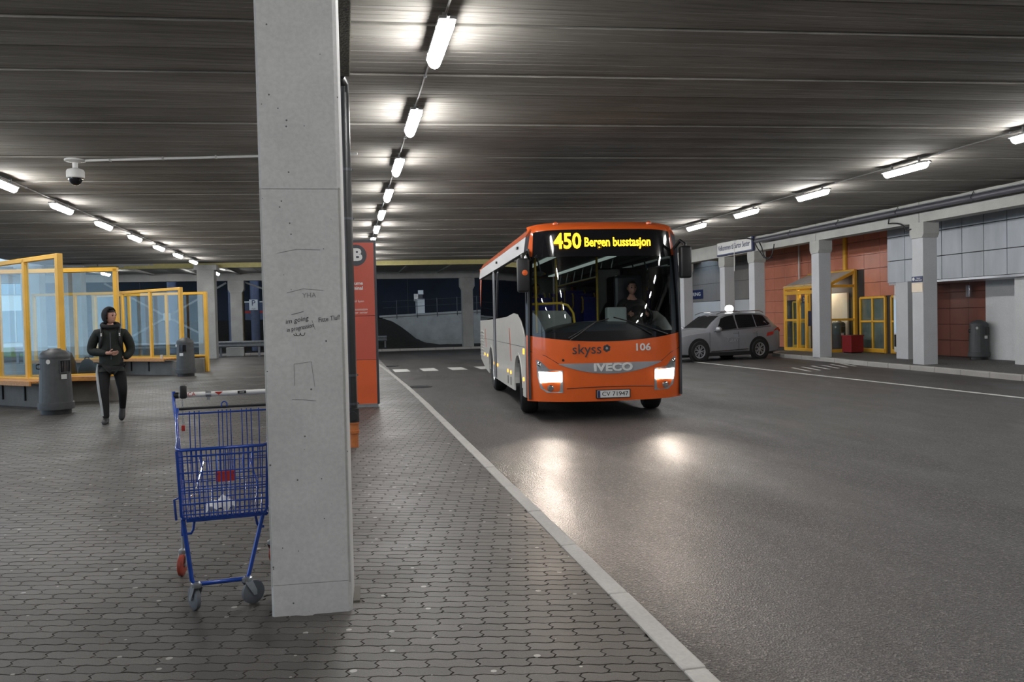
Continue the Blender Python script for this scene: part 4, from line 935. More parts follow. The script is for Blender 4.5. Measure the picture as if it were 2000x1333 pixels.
# wipers
for pts in ([(-0.62, 1.27), (-0.50, 1.34), (-0.22, 1.53)], [(0.98, 1.32), (0.75, 1.40), (0.30, 1.55)]):
    MB().tube([(a, fs(a, b)-0.035, b) for a, b in pts], 0.013, 6).build('wiper_arm', 'black', bus)
    a, b = pts[-1]; MB().tube([(a-0.42*(1 if a < 0 else -1), fs(a, b)-0.03, b-0.23), (a, fs(a, b)-0.03, b), (a+0.22*(1 if a < 0 else -1), fs(a, b)-0.03, b+0.06)], 0.010, 6).build('wiper_blade', 'black', bus)
# sides
def arch(c, r, n=14): return [(c+r*math.cos(PI-PI*i/n), 0.47+r*1.02*math.sin(PI*i/n)) for i in range(n+1)]
FA, RA, AR = 1.42, 6.15, 0.56
def side_poly(top): return [(0.56, 0.34)]+[(FA-AR, 0.34)]+arch(FA, AR)+[(FA+AR, 0.34), (RA-AR, 0.34)]+arch(RA, AR)+[(RA+AR, 0.36), (7.6, 0.42), (BL-0.1, 0.60), (BL, 0.75)]+top
for s in (-1, 1):
    X0 = s*1.235; TH = s*0.026
    top = [(BL, 1.60), (6.0, 1.62), (3.0, 1.66), (1.9, 1.72), (1.45, 1.70), (1.0, 1.58), (0.72, 1.44), (0.56, 1.33)]
    MB().prism(side_poly(top), lambda a, b: (X0, a, b), (TH, 0, 0)).build('side_panel', 'bus_white', bus)
    lowtop = list(reversed(top))
    MB().prism([(0.56, 1.33), (0.72, 1.44), (1.0, 1.58), (1.45, 1.70), (1.9, 1.72), (3.0, 1.66), (6.0, 1.62), (BL, 1.60), (BL, 2.70), (0.56, 2.70)], lambda a, b: (s*(1.250-0.03*max(0, b-1.7)), a, b), (-s*0.006, 0, 0)).build('side_glass', 'tint', bus)
    MB().prism([(1.262, 2.68), (1.225, 2.93), (1.15, 3.02), (1.10, 2.98), (1.18, 2.68)], lambda a, b: (s*a, 0.40, b), (0, BL-0.42, 0)).build('roof_rail', 'bus_grey', bus)
    MB().prism([(1.23, 2.925), (1.15, 3.06), (1.12, 3.02), (1.20, 2.915)], lambda a, b: (s*a, 0.40, b), (0, BL-0.4, 0)).build('roof_edge', 'orange', bus)
    for v in (1.2, 4.6): MB().bb((s*1.24-0.03, v, 2.80), (s*1.24+0.03, v+0.12, 2.84)).build('rail_clip', 'black', bus)
    MB().prism([(0.22, 0.34), (0.56, 0.34), (0.56, 2.72), (0.26, 2.72), (0.20, 1.3)], lambda a, b: (s*(1.252-0.03*max(0, b-1.7)), a, b), (-s*0.03, 0, 0)).build('front_door_edge', 'charcoal', bus)
    for (a, b) in ((4.95, 5.10), (5.25, 5.40)):
        MB().bb((s*1.258, a, 0.36), (s*1.272, b, 2.62)).build('door_leaf', 'charcoal', bus)
    MB().bb((s*1.262, 5.09, 0.36), (s*1.275, 5.11, 2.66)).bb((s*1.262, 5.24, 0.36), (s*1.275, 5.26, 2.66)).build('door_seal', 'silver', bus)
    for v in (0.72, 2.45, 2.9, 4.75, 5.45, 7.0, 7.7):
        w = 0.62 if v < 7 else 0.72
        MB().lathe([(0.0, 0.014), (0.03, 0.012), (0.035, 0.0)] if s > 0 else [(0.0, -0.014), (0.03, -0.012), (0.035, 0.0)], 12, (s*1.262, v, w+0.02*v/3), axis='x').build('marker_lamp', 'amber', bus)
    for v in (2.45, 2.9): MB().bb((s*1.262, v-0.02, 0.40), (s*1.268, v+0.02, 0.55)).build('flap_handle', 'black', bus)
    MB().bb((s*1.258, 0.6, 1.04), (s*1.270, 0.72, 1.13)).build('side_repeater', 'amber', bus)
    MB().bb((s*1.258, 0.56, 1.155), (s*1.2625, BL-0.05, 1.163)).build('panel_seam', 'black', bus)
    for (v0, v1, a, b) in ((2.35, 2.6, 1.45, 0.85), (7.3, 7.5, 1.40, 0.95)): MB().prism([(v0, b), (v0+0.08, b), (v1, a), (v1-0.08, a)], lambda p, q: (s*1.261, p, q), (s*0.003, 0, 0)).build('orange_flash', 'orange', bus)
    for k in range(9): MB().bb((s*1.26, 7.95+0.0*k, 0.70+k*0.075), (s*1.285, 8.7, 0.735+k*0.075)).build('engine_louvre', 'bus_white', bus)
    for c in (FA, RA):
        o = arch(c, AR, 16); i_ = arch(c, AR-0.05, 16)
        MB().prism(o+list(reversed(i_)), lambda a, b: (s*1.268, a, b), (-s*0.10, 0, 0)).build('arch_lip', 'bus_white', bus)
        w_ = MB().lathe([(0.27, -0.13), (0.44, -0.15), (0.485, -0.12), (0.50, -0.06), (0.50, 0.06), (0.485, 0.12), (0.44, 0.15), (0.27, 0.13)], 32, axis='x', cap=False).build('tyre', 'rubber', bus, smooth=40)
        w_.location = (s*1.075, c, 0.50)
        if c == FA: w_.rotation_euler = (0, 0, math.radians(-9))
        MB().lathe([(0.0, s*0.10), (0.10, s*0.12), (0.13, s*0.06), (0.25, s*0.09), (0.275, s*0.13), (0.275, s*0.0)], 24, axis='x', cap=False).build('wheel_rim', 'steel', w_, smooth=40)
    for side_u, wlo, whi in ((s*1.31, 2.03, 2.56),):
        if s > 0: wlo, whi = 2.21, 2.72
        mr_ = MB().bb((side_u-0.105, 0.02, wlo), (side_u+0.075, 0.17, whi)).build('mirror', 'black', bus, bevel=0.035, seg=3, smooth=50)
        MB().tube([(s*1.18, 0.30, whi-0.02), (s*1.25, 0.18, whi+0.10), (side_u-0.02, 0.10, whi+0.04), (side_u-0.02, 0.10, whi-0.03)], 0.028, 8).build('mirror_arm', 'black', mr_, smooth=60)
        if s < 0: MB().lathe([(0.0, -0.012), (0.042, -0.008), (0.045, 0.0)], 18, (side_u+0.005, 0.018, 2.33), axis='y').build('mirror_reflector', 'amber' if False else 'orange', mr_)
# roof, rear, underside
MB().prism([(-1.16, 2.95), (-1.10, 3.06), (-0.8, 3.10), (0.8, 3.10), (1.10, 3.06), (1.16, 2.95)], lambda a, b: (a, 0.5, b), (0, BL-0.5, 0)).build('roof_panel', 'charcoal', bus, smooth=50)
MB().bb((-0.85, 2.0, 3.08), (0.4, 4.2, 3.22)).build('roof_hatch', 'charcoal', bus, bevel=0.05)
MB().lathe([(0.10, 0), (0.10, 0.05), (0.06, 0.10), (0, 0.11)], 16, (-1.0, 1.6, 3.05)).build('roof_vent', 'black', bus, smooth=50)
MB().bb((-1.24, BL-0.06, 0.6), (1.24, BL, 2.95)).build('rear_panel', 'orange', bus, bevel=0.02)
MB().bb((-0.78, 0.55, 0.34), (0.78, BL-0.3, 0.80)).build('chassis', 'black', bus)
MB().bb((-1.15, 0.28, 0.34), (1.15, 0.62, 0.60)).build('front_crossmember', 'black', bus)
# cabin
MB().bb((-1.22, 0.45, 0.84), (1.22, BL-0.08, 0.90)).build('cabin_floor', 'dash', bus)
MB().bb((-1.15, 0.75, 2.72), (1.15, BL-0.1, 2.76)).build('cabin_lining', 'bus_inner', bus)
for u in (-0.55, 0.55): MB().bb((u-0.06, 1.8, 2.695), (u+0.06, 8.4, 2.718)).build('cabin_fill_strip', 'cabin_fill', bus)  # faint glowing strips added to brighten the cabin
m = MB()
def dashf(u, s):
    a = s*PI/2; h = 1.36+0.20*max(0.0, 1-((u-0.12)/1.05)**2)**0.5
    return (u, 0.30+0.06+0.55*s, 0.95+(h-0.95)*math.sin(a)**0.5 if s > 0 else 0.95)
m.grid(lambda u, s: dashf(u, s), frange(-0.92, 1.16, 22), frange(0, 1, 10)).build('dashboard', 'dash', bus, smooth=60)
MB().tube([(0.78+0.22*math.cos(a), 0.98+0.10*math.sin(a), 1.63+0.19*math.sin(a)) for a in [i*2*PI/24 for i in range(24)]], 0.016, 8, closed=True).build('steering_wheel', 'black', bus, smooth=60)
MB().tube([(0.78, 0.98, 1.63), (0.78, 0.80, 1.45)], 0.035, 8).tube([(0.57, 0.98, 1.63), (0.99, 0.98, 1.63)], 0.014, 6).build('steering_column', 'black', bus)
MB().bb((0.18, 0.80, 1.45), (0.52, 1.0, 1.78)).build('ticket_console', 'bus_inner', bus, bevel=0.03)
MB().bb((0.52, 1.62, 1.2), (1.04, 1.76, 2.36)).build('driver_seat', 'gloss_black' if False else 'dash', bus, bevel=0.06)
MB().bb((0.52, 1.22, 1.22), (1.04, 1.70, 1.36)).build('driver_cushion', 'dash', bus, bevel=0.05)
MB().bb((0.30, 1.95, 0.9), (1.2, 1.98, 2.5)).build('driver_partition', 'tint', bus)
for u, v, w in ((0.28, 1.95, 2.7), (-0.42, 2.2, 2.7), (-1.05, 0.62, 2.6)): MB().tube([(u, v, 0.9), (u, v, w)], 0.02, 10).build('grab_pole', 'rail_yellow', bus, smooth=50)
MB().tube([(-1.15, 1.15, 1.86), (-0.55, 1.15, 1.87), (-0.42, 1.15, 1.83), (-0.33, 1.15, 1.70), (-0.28, 1.15, 1.3), (-0.28, 1.15, 0.9)], 0.022, 10).build('entrance_rail', 'rail_yellow', bus, smooth=60)
MB().prism([(-1.15, 0.95), (-0.32, 0.95), (-0.36, 1.62), (-0.46, 1.74), (-1.15, 1.76)], lambda a, b: (a, 1.17, b), (0, 0.02, 0)).build('entrance_screen', 'bus_inner', bus)
for r_ in range(6):
    v = 2.35+r_*0.95
    for u in (-0.98, -0.52, 0.52, 0.98):
        if r_ == 0 and u > 0: continue
        fz = 0.9+0.10*min(r_, 3)
        se = MB().bb((u-0.21, v-0.34, fz+0.34), (u+0.21, v+0.05, fz+0.44)).bb((u-0.21, v+0.02, fz+0.40), (u+0.21, v+0.11, fz+1.02)).build('passenger_seat', 'seat_blue', bus, bevel=0.03)
        MB().bb((u-0.15, v-0.25, 0.9), (u+0.15, v, fz+0.35)).build('seat_base', 'dash', se)
        k = 0.225 if u < 0 else -0.225
        MB().tube([(u+k, v+0.06, fz+0.72), (u+k, v-0.02, fz+0.78), (u+k, v-0.02, fz+0.98), (u+k, v+0.05, fz+1.02)], 0.017, 8).build('seat_handle', 'rail_yellow', se, smooth=60)
for s, v0, v1 in ((-1, 2.0, 8.2), (1, 2.6, 8.2)):
    rk_ = MB().prism([(s*1.16, 2.42), (s*0.72, 2.38), (s*0.66, 2.44), (s*0.70, 2.46), (s*1.16, 2.47)], lambda a, b: (a, v0, b), (0, v1-v0, 0)).build('luggage_rack', 'bus_inner', bus)
    MB().tube([(s*0.66, v0, 2.42), (s*0.66, v1, 2.42)], 0.018, 8).build('rack_rail', 'rail_yellow', rk_)
    for v in frange(v0+0.1, v1-0.1, 6): MB().tube([(s*0.72, v, 2.44), (s*0.78, v, 2.72)], 0.016, 6).build('rack_bracket', 'steel', rk_)
MB().bb((-1.15, BL-0.14, 0.9), (1.15, BL-0.10, 2.7)).build('cabin_rear', 'bus_inner', bus)

# ================================================================== CAR
car = thing('estate_car', 'grey metallic people carrier taxi with a lit roof sign parked beyond the bus', 'car', (10.86, 27.1, ROAD_Z), math.radians(13.5))
ST = [(0.0, .40, .72, .52, .50, .74, .42), (.06, .28, .78, .72, .70, .80, .60), (.25, .22, .86, .84, .83, .90, .70), (.6, .20, .93, .90, .89, .99, .74), (1.0, .20, .97, .90, .89, 1.05, .74), (1.42, .20, 1.00, .90, .89, 1.11, .74),
      (1.75, .20, 1.02, .90, .885, 1.36, .66), (2.05, .20, 1.03, .90, .885, 1.55, .62), (2.4, .20, 1.05, .90, .885, 1.65, .60), (2.9, .20, 1.07, .90, .885, 1.69, .60), (3.5, .20, 1.10, .90, .885, 1.68, .60), (4.0, .20, 1.13, .90, .88, 1.63, .60), (4.3, .22, 1.15, .90, .87, 1.52, .60),
      (4.5, .25, 1.15, .88, .85, 1.30, .62), (4.62, .30, 1.08, .85, .82, 1.13, .66), (4.7, .40, .98, .76, .74, 1.0, .62)]
def stat(x):
    for a, b in zip(ST[:-1], ST[1:]):
        if a[0] <= x <= b[0]:
            t = (x-a[0])/(b[0]-a[0]); return [p+(q-p)*t for p, q in zip(a, b)]
    return list(ST[-1])
def csec(x):
    _, zl, zb, hl, hb, zt, ht = stat(x)
    half = [(0, zl), (hl-0.10, zl), (hl-0.02, zl+0.05), (hl, zl+0.16), (hl, zb-0.22), (hb+0.005, zb-0.06), (hb-0.02, zb), (hb-0.02+(ht-hb+0.02)*0.5, zb+(zt-0.035-zb)*0.5), (ht, zt-0.035), (ht-0.07, zt-0.005), (0, zt+0.015)]
    return half
xs = [0, .03, .06, .15, .25, .42, .6, .8, 1.0, 1.2, 1.42, 1.58, 1.75, 1.9, 2.05, 2.2, 2.4, 2.65, 2.9, 3.2, 3.5, 3.75, 4.0, 4.15, 4.3, 4.4, 4.5, 4.56, 4.62, 4.66, 4.7]
V = []; F = []; nn = 21
for x in xs:
    h = csec(x); ring = [(x, y, z) for y, z in h]+[(x, -y, z) for y, z in reversed(h[1:-1])]; nn = len(ring); V += ring
for i in range(len(xs)-1):
    for k in range(nn): F.append((i*nn+k, i*nn+(k+1) % nn, (i+1)*nn+(k+1) % nn, (i+1)*nn+k))
F += [tuple(range(nn)), tuple(range((len(xs)-1)*nn, len(xs)*nn))]
MB().add(V, F).build('car_body', 'car_grey', car, smooth=38)
def sidept(x, s, off=0.012, sg=-1):
    h = csec(x); (y0, z0), (y1, z1) = h[6], h[8]; return (x, sg*(y0+(y1-y0)*s+off), z0+(z1-z0)*s)
def densify(poly, n=6):
    o = []
    for p, q in zip(poly, poly[1:]+poly[:1]): o += [(p[0]+(q[0]-p[0])*i/n, p[1]+(q[1]-p[1])*i/n) for i in range(n)]
    return o
for sg in (-1, 1):
    for poly in ([(1.70, .10), (2.66, .10), (2.66, .92), (2.10, .90)], [(2.72, .10), (3.52, .10), (3.52, .93), (2.72, .92)], [(3.57, .10), (4.10, .16), (4.22, .30), (4.02, .92), (3.57, .93)]):
        MB().prism(densify(poly), lambda a, b: sidept(a, b, 0.010, sg), (0, -sg*0.008, 0)).build('side_window', 'car_glass', car)
    MB().tube([sidept(x, 0.05, 0.014, sg) for x in frange(1.6, 4.2, 12)], 0.010, 6).build('window_trim', 'chrome', car)
    MB().tube([(x, sg*0.915, 0.33+0.03*(x-1.4)) for x in (1.45, 2.5, 3.1)], 0.016, 6).build('sill_trim', 'chrome', car)
    MB().bb((1.35, sg*0.905-0.01, 0.18), (3.25, sg*0.905+0.01, 0.30)).build('sill', 'black', car)
    for x in (2.62, 3.50): MB().bb((x-0.16, sg*0.905-0.02, 0.93), (x+0.02, sg*0.905+0.02, 0.965)).build('door_handle', 'car_grey', car, bevel=0.008)
    mr_ = MB().lathe([(0.0, -0.10), (0.07, -0.08), (0.10, 0.0), (0.085, 0.08), (0.0, 0.10)], 16, (1.72, sg*1.02, 1.10), axis='y').build('door_mirror', 'car_grey', car, smooth=60)
    for xd in (1.42, 2.69, 3.52): MB().bb((xd-0.004, sg*0.893, 0.34), (xd+0.004, sg*0.904, 1.0)).build('door_seam', 'black', car)
    MB().prism([(0.10, 0.70), (0.42, 0.78), (0.40, 0.88), (0.22, 0.86)], lambda a, b: (a, sg*(stat(a)[3]+0.004), b), (0, -sg*0.05, 0)).build('headlamp', 'headlamp' if sg < 0 else 'lens', car) if False else None
    MB().lathe([(0.0, -0.02), (0.075, -0.012), (0.085, 0.02)], 16, (0.17, sg*0.70, 0.76), axis='x').build('headlamp', 'taxi', car)
    MB().prism([(4.30, 1.00), (4.62, 0.90), (4.66, 1.02), (4.52, 1.12)], lambda a, b: (a, sg*(0.895 if a < 4.55 else 0.83), b), (0, -sg*0.04, 0)).build('tail_lamp', 'tail', car)
    MB().tube([(1.95, sg*0.60, 1.62), (2.2, sg*0.585, 1.70), (3.9, sg*0.585, 1.74), (4.1, sg*0.59, 1.66)], 0.016, 8).build('roof_rail', 'chrome', car, smooth=50)
    for x in (0.95, 3.62):
        MB().lathe([(0.365, 0), (0.455, 0), (0.455, 0.02), (0.365, 0.02), (0.365, 0)], 28, (x, sg*0.895-0.01, 0.36), axis='y', cap=False).build('arch_trim', 'black', car)
        MB().lathe([(0.0, 0), (0.42, 0), (0.42, 0.006), (0, 0.006)], 24, (x, sg*0.900-0.003, 0.37), axis='y').build('arch_liner', 'black', car)
        ty = MB().lathe([(0.235, -0.11), (0.33, -0.115), (0.355, -0.08), (0.355, 0.08), (0.33, 0.115), (0.235, 0.11)], 30, axis='y', cap=False).build('tyre', 'rubber', car, smooth=40)
        ty.location = (x, sg*0.83, 0.355)
        rm = MB().lathe([(0.0, sg*0.085), (0.05, sg*0.085), (0.05, sg*0.07)], 14, axis='y').lathe([(0.205, sg*0.095), (0.24, sg*0.105), (0.24, sg*0.06), (0.205, sg*0.06), (0.205, sg*0.095)], 28, axis='y', cap=False)
        for k in range(7):
            a = k*2*PI/7; c, s_ = math.cos(a), math.sin(a)
            for da in (-0.16, 0.16): rm.bar((0.03*c, sg*0.088, 0.03*s_), (0.22*math.cos(a+da), sg*0.09, 0.22*math.sin(a+da)), 0.022, 0.02, (0, 1, 0))
        rm.build('wheel_rim', 'silver', ty)
def toppt(x, y, off=0.012): 
    h = csec(x); return (x-off*0.6, y*h[9][0]*1.0, h[9][1]+off+0.012*(1-y*y))
MB().grid(lambda a, b: toppt(a, b), frange(1.47, 2.10, 5), frange(-0.98, 0.98, 6)).build('windscreen', 'car_glass', car, smooth=60)
MB().grid(lambda a, b: toppt(a, b), frange(4.25, 4.52, 4), frange(-0.95, 0.95, 6)).build('rear_window', 'car_glass', car, smooth=60)
MB().bb((2.75, -0.12, 1.69), (2.9, 0.12, 1.72)).build('sign_foot', 'black', car)
MB().lathe([(0.0, -0.13), (0.08, -0.12), (0.14, -0.06), (0.155, 0.0), (0.14, 0.06), (0.08, 0.12), (0.0, 0.13)], 20, (2.95, -0.1, 1.83)).build('taxi_sign', 'taxi', car, smooth=60)
MB().bb((-0.02, -0.55, 0.52), (0.03, 0.55, 0.66)).build('grille', 'chrome', car, bevel=0.01); MB().bb((-0.02, -0.6, 0.30), (0.04, 0.6, 0.46)).build('lower_grille', 'black', car, bevel=0.01)
text('door_lettering', 'Taxi', 0.24, 'bus_grey' if False else 'silver', car, face_m((2.35, -0.907, 0.72), (1, 0, 0), (0, 0, 1)), width=0.55, shear=0.4)
text('door_lettering', '07000', 0.10, 'bus_grey', car, face_m((2.05, -0.907, 0.55), (1, 0, 0), (0, 0, 1)), shear=0.3) if False else None
MB().prism([(3.96, 0.80), (4.28, 0.86), (4.30, 0.98), (4.0, 0.93)], lambda a, b: (a, -0.9055, b), (0, 0.003, 0)).build('red_sticker', 'red', car)
MB().bb((0.3, -0.75, 0.16), (4.4, 0.75, 0.3)).build('underside', 'black', car)
# ================================================================== SHOPPING TROLLEY
ct = thing('shopping_trolley', 'blue wire shopping trolley parked against the near column', 'trolley', (-0.685, 4.85, 0), math.radians(7))
WR = 0.0033
def wires(name, segs, r=WR, mat='cart_blue', n=6, parent=None):
    m = MB()
    for s in segs: m.tube(s, r, n)
    return kind(m.build(name, mat, parent or ct, smooth=60), 'stuff')
def lerp(a, b, t): return a+(b-a)*t
# basket corners: front y=-.42, rear y=.40
def hwz(y, z):           # half width of the basket
    t = (y+0.42)/0.82; zt = (z-0.49)/0.40
    return lerp(0.205, 0.250, t)+lerp(0.0, 0.016, zt)
def rim(y): return lerp(0.853, 0.905, (y+0.42)/0.82)
def bot(y): return lerp(0.498, 0.54, (y+0.42)/0.82)
zs = [0.520, 0.575, 0.645, 0.735, 0.82]
wires('front_wires', [[(lerp(-0.205, 0.205, i/19), -0.42-0.0, 0.498), (lerp(-0.22, 0.22, i/19), -0.42, 0.853)] for i in range(20)])
for z in zs: MB().tube([(-hwz(-0.42, z), -0.424, z), (hwz(-0.42, z), -0.424, z)], 0.0036, 6).build('front_crossbar', 'cart_blue', ct)
for s in (-1, 1):
    segs = []
    for i in range(24):
        y = lerp(-0.40, 0.40, i/23); segs.append([(s*hwz(y, bot(y)), y, bot(y)), (s*hwz(y, rim(y)), y, rim(y))])
    wires('side_wires', segs)
    for z in zs: MB().tube([(s*hwz(-0.42, z), -0.42, z), (s*hwz(0.40, z+0.05), 0.40, z+0.052)], 0.0034, 6).build('side_crossbar', 'cart_blue', ct)
    MB().tube([(s*0.15, -0.43, 0.80), (s*0.218, -0.43, 0.80), (s*0.218, -0.43, 0.788), (s*0.15, -0.43, 0.788)], 0.0025, 6).build('front_loop', 'cart_blue', ct)
rimp = [(-hwz(0.40, 0.9), 0.42, 0.985), (-hwz(0.35, 0.9)-0.004, 0.30, 0.92), (-hwz(-0.2, 0.86), -0.2, 0.868), (-hwz(-0.42, 0.85)-0.003, -0.40, 0.856), (-hwz(-0.42, 0.85)+0.02, -0.428, 0.853), (0, -0.43, 0.853)]
MB().tube(rimp+[(-x, y, z) for x, y, z in reversed(rimp[:-1])], 0.0085, 8).build('basket_rim', 'cart_blue', ct, smooth=60)
for s in (-1, 1): MB().tube([(s*0.221, -0.425, 0.85), (s*0.208, -0.425, 0.515), (s*0.195, -0.40, 0.492)], 0.0075, 8).build('corner_post', 'cart_blue', ct, smooth=60)
wires('bottom_wires', [[(lerp(-0.205, 0.205, i/15), -0.42, 0.498), (lerp(-0.245, 0.245, i/15), 0.40, 0.54)] for i in range(16)]+[[(-hwz(y, bot(y)), y, bot(y)), (hwz(y, bot(y)), y, bot(y))] for y in frange(-0.40, 0.40, 6)])
wires('rear_gate', [[(x, 0.40, 0.54), (x, 0.41, 0.97)] for x in (-0.20, -0.172, -0.145, -0.035, -0.013, 0.013, 0.035, 0.10, 0.128, 0.155, 0.2)]+[[(-0.27, 0.405, z), (0.27, 0.405, z)] for z in (0.55, 0.66)], 0.0028)
MB().tube([(-0.275, 0.41, 0.955), (0.275, 0.41, 0.955)], 0.005, 8).build('gate_bar', 'cart_blue', ct)
MB().tube([(-0.275, 0.425, 0.985), (0.275, 0.425, 0.985)], 0.008, 10).build('gate_grip', 'black', ct, smooth=60)
MB().tube([(-0.016, 0.42, 0.985)]+[(-0.016*math.cos(a), 0.42, 1.0+0.018*math.sin(a)) for a in [i*PI/8 for i in range(9)]]+[(0.016, 0.42, 0.985)], 0.004, 6).build('bag_hook', 'cart_blue', ct)
# child seat flap
wires('seat_flap', [[(-0.19, 0.36, 0.70), (0.19, 0.36, 0.70)], [(-0.16, 0.16, 0.62), (0.16, 0.16, 0.62)], [(-0.16, 0.12, 0.645), (0.15, 0.12, 0.645)]]+[[(x, 0.36, 0.70), (x*0.85, 0.14, 0.62)] for x in (-0.15, -0.1, -0.05, 0, 0.05, 0.1, 0.15)], 0.003)
MB().tube([(-0.12, 0.14, 0.70), (-0.17, 0.05, 0.53), (-0.19, 0.0, 0.53)], 0.004, 6).build('flap_stay', 'chrome', ct)
MB().tube([(0.14, 0.14, 0.70), (0.18, 0.05, 0.53)], 0.004, 6).build('flap_stay', 'cart_blue', ct)
MB().bb((-0.055, 0.145, 0.575), (0.055, 0.16, 0.635)).build('seat_plate', 'red', ct, bevel=0.004)
# handle
MB().tube([(-0.275, 0.46, 1.065), (0.28, 0.46, 1.065)], 0.0155, 16).build('handle', 'white', ct, smooth=60)
for s in (-1, 1):
    MB().tube([(s*0.288, 0.455, 1.09), (s*0.288, 0.45, 1.03), (s*0.282, 0.42, 0.985), (s*0.272, 0.40, 0.90), (s*0.252, 0.38, 0.56)], 0.010, 8).build('handle_post', 'cart_blue', ct, smooth=60)
    MB().tube([(s*0.288, 0.46, 1.065), (s*0.26, 0.46, 1.065)], 0.019, 12).build('handle_end', 'black', ct, smooth=60)
cl = MB().bb((-0.252, 0.43, 1.045), (-0.212, 0.49, 1.125)).build('coin_lock', 'black', ct, bevel=0.01, seg=3, smooth=50)
ch = MB()
for k in range(13): ch.tube([(-0.238+0.005*math.cos(a)*(1 if k % 2 else 0.2), 0.43+0.005*math.cos(a)*(0.2 if k % 2 else 1), 1.035-k*0.0125+0.009*math.sin(a)) for a in [i*2*PI/8 for i in range(8)]], 0.0014, 4, closed=True)
kind(ch.build('chain', 'steel', cl), 'stuff')
MB().bb((-0.248, 0.422, 0.850), (-0.228, 0.438, 0.885)).build('coin_key', 'red', cl, bevel=0.003)
MB().lathe([(0.0165, -0.016), (0.018, -0.016), (0.018, 0.016), (0.0165, 0.016)], 16, (-0.09, 0.46, 1.065), axis='x').bb((-0.10, 0.445, 1.03), (-0.08, 0.45, 1.05)).build('handle_clip', 'steel', ct)
m = MB().prism([(-0.055, 1.078), (-0.005, 1.078), (-0.03, 1.058)], lambda a, b: (a, 0.4435, b), (0, 0.003, 0)); m.build('red_mark', 'red', ct)
text('red_letters', 'ICA', 0.032, 'red', ct, face_m((-0.19, 0.4435, 1.069), (1, 0, 0), (0, 0, 1)), width=0.05, ext=0.0005)
b_ = MB().bb((0.08, 0.4425, 1.060), (0.13, 0.4445, 1.078)).build('black_tag', 'black', ct); text('tag_letters', '0000', 0.014, 'white', b_, face_m((0.105, 0.4422, 1.069), (1, 0, 0), (0, 0, 1)), ext=0.0003)
# chassis
up = [(-0.205, -0.36, 0.48), (-0.172, -0.36, 0.165), (-0.158, -0.362, 0.142), (0.096, -0.362, 0.142), (0.110, -0.36, 0.165), (0.190, -0.36, 0.48)]
MB().tube(up, 0.0115, 10).build('front_frame', 'cart_blue', ct, smooth=60)
for s in (-1, 1):
    MB().tube([(s*0.205, -0.36, 0.478), (s*0.225, -0.2, 0.482), (s*0.245, 0.30, 0.51), (s*0.250, 0.34, 0.48), (s*0.255, 0.36, 0.22)], 0.011, 10).build('side_frame', 'cart_blue', ct, smooth=60)
    MB().tube([(s*0.150, -0.33, 0.482), (s*0.160, -0.33, 0.42), (s*0.170, -0.33, 0.402), (s*0.195, -0.33, 0.402)], 0.007, 8).build('stack_hook', 'cart_blue', ct, smooth=60)
    MB().tube([(s*0.238, 0.16, 0.505), (s*0.278, 0.10, 0.50), (s*0.272, 0.12, 0.38)], 0.007, 8).build('rear_hook', 'cart_blue', ct, smooth=60)
MB().bb((-0.19, -0.37, 0.468), (0.19, -0.345, 0.490)).build('front_plate', 'cart_blue', ct, bevel=0.004)
def castor(x, y, rot, ztop, mat, r=0.062):
    c = MB().lathe([(0.025, 0), (0.028, 0.012), (0.028, 0.022), (0.012, 0.03), (0.012, ztop-0.135)], 16, (0, 0, 0.125)).build('castor', 'steel', ct, smooth=40)
    c.location = (x, y, 0); c.rotation_euler = (0, 0, rot)
    for s in (-1, 1): MB().prism([(-0.022, 0.128), (0.022, 0.128), (0.045, 0.075), (0.045, 0.05), (0.028, 0.05)], lambda a, b: (s*0.020, a, b), (s*0.004, 0, 0)).build('castor_fork', 'steel', c)
    MB().lathe([(0.020, -0.013), (r-0.012, -0.015), (r, -0.009), (r, 0.009), (r-0.012, 0.015), (0.020, 0.013)], 28, (0, 0.034, r), axis='x').build('castor_wheel', mat, c, smooth=40)
    MB().lathe([(0.0, -0.026), (0.010, -0.026), (0.010, 0.026), (0.0, 0.026)], 12, (0, 0.034, r), axis='x').build('axle_bolt', 'steel', c)
castor(-0.150, -0.36, math.radians(25), 0.145, 'cart_wheel'); castor(0.098, -0.36, math.radians(-62), 0.145, 'cart_wheel')
castor(-0.255, 0.36, math.radians(165), 0.24, 'castor_red'); castor(0.255, 0.36, math.radians(-35), 0.24, 'castor_red')
# litter left in the basket
pp = MB(); rp_ = random.Random(4)
pp.grid(lambda a, b: (0.0-0.02+a*0.075, -0.28+b*0.06, 0.505+0.05*math.exp(-((a-0.15)**2+b*b)*2.2)+0.012*math.sin(9*a+5*b)+0.010*math.sin(13*b-4*a)), frange(-1, 1, 14), frange(-1, 1, 10))
tag(pp.build('crumpled_paper', 'paper', smooth=30), 'crumpled white paper lying in the bottom of the trolley basket', 'paper').matrix_world = ct.matrix_basis.copy()
bpy.data.objects['crumpled_paper'].location = ct.location+Vector((0.0, 0.0, 0.012)); bpy.data.objects['crumpled_paper'].rotation_euler = ct.rotation_euler
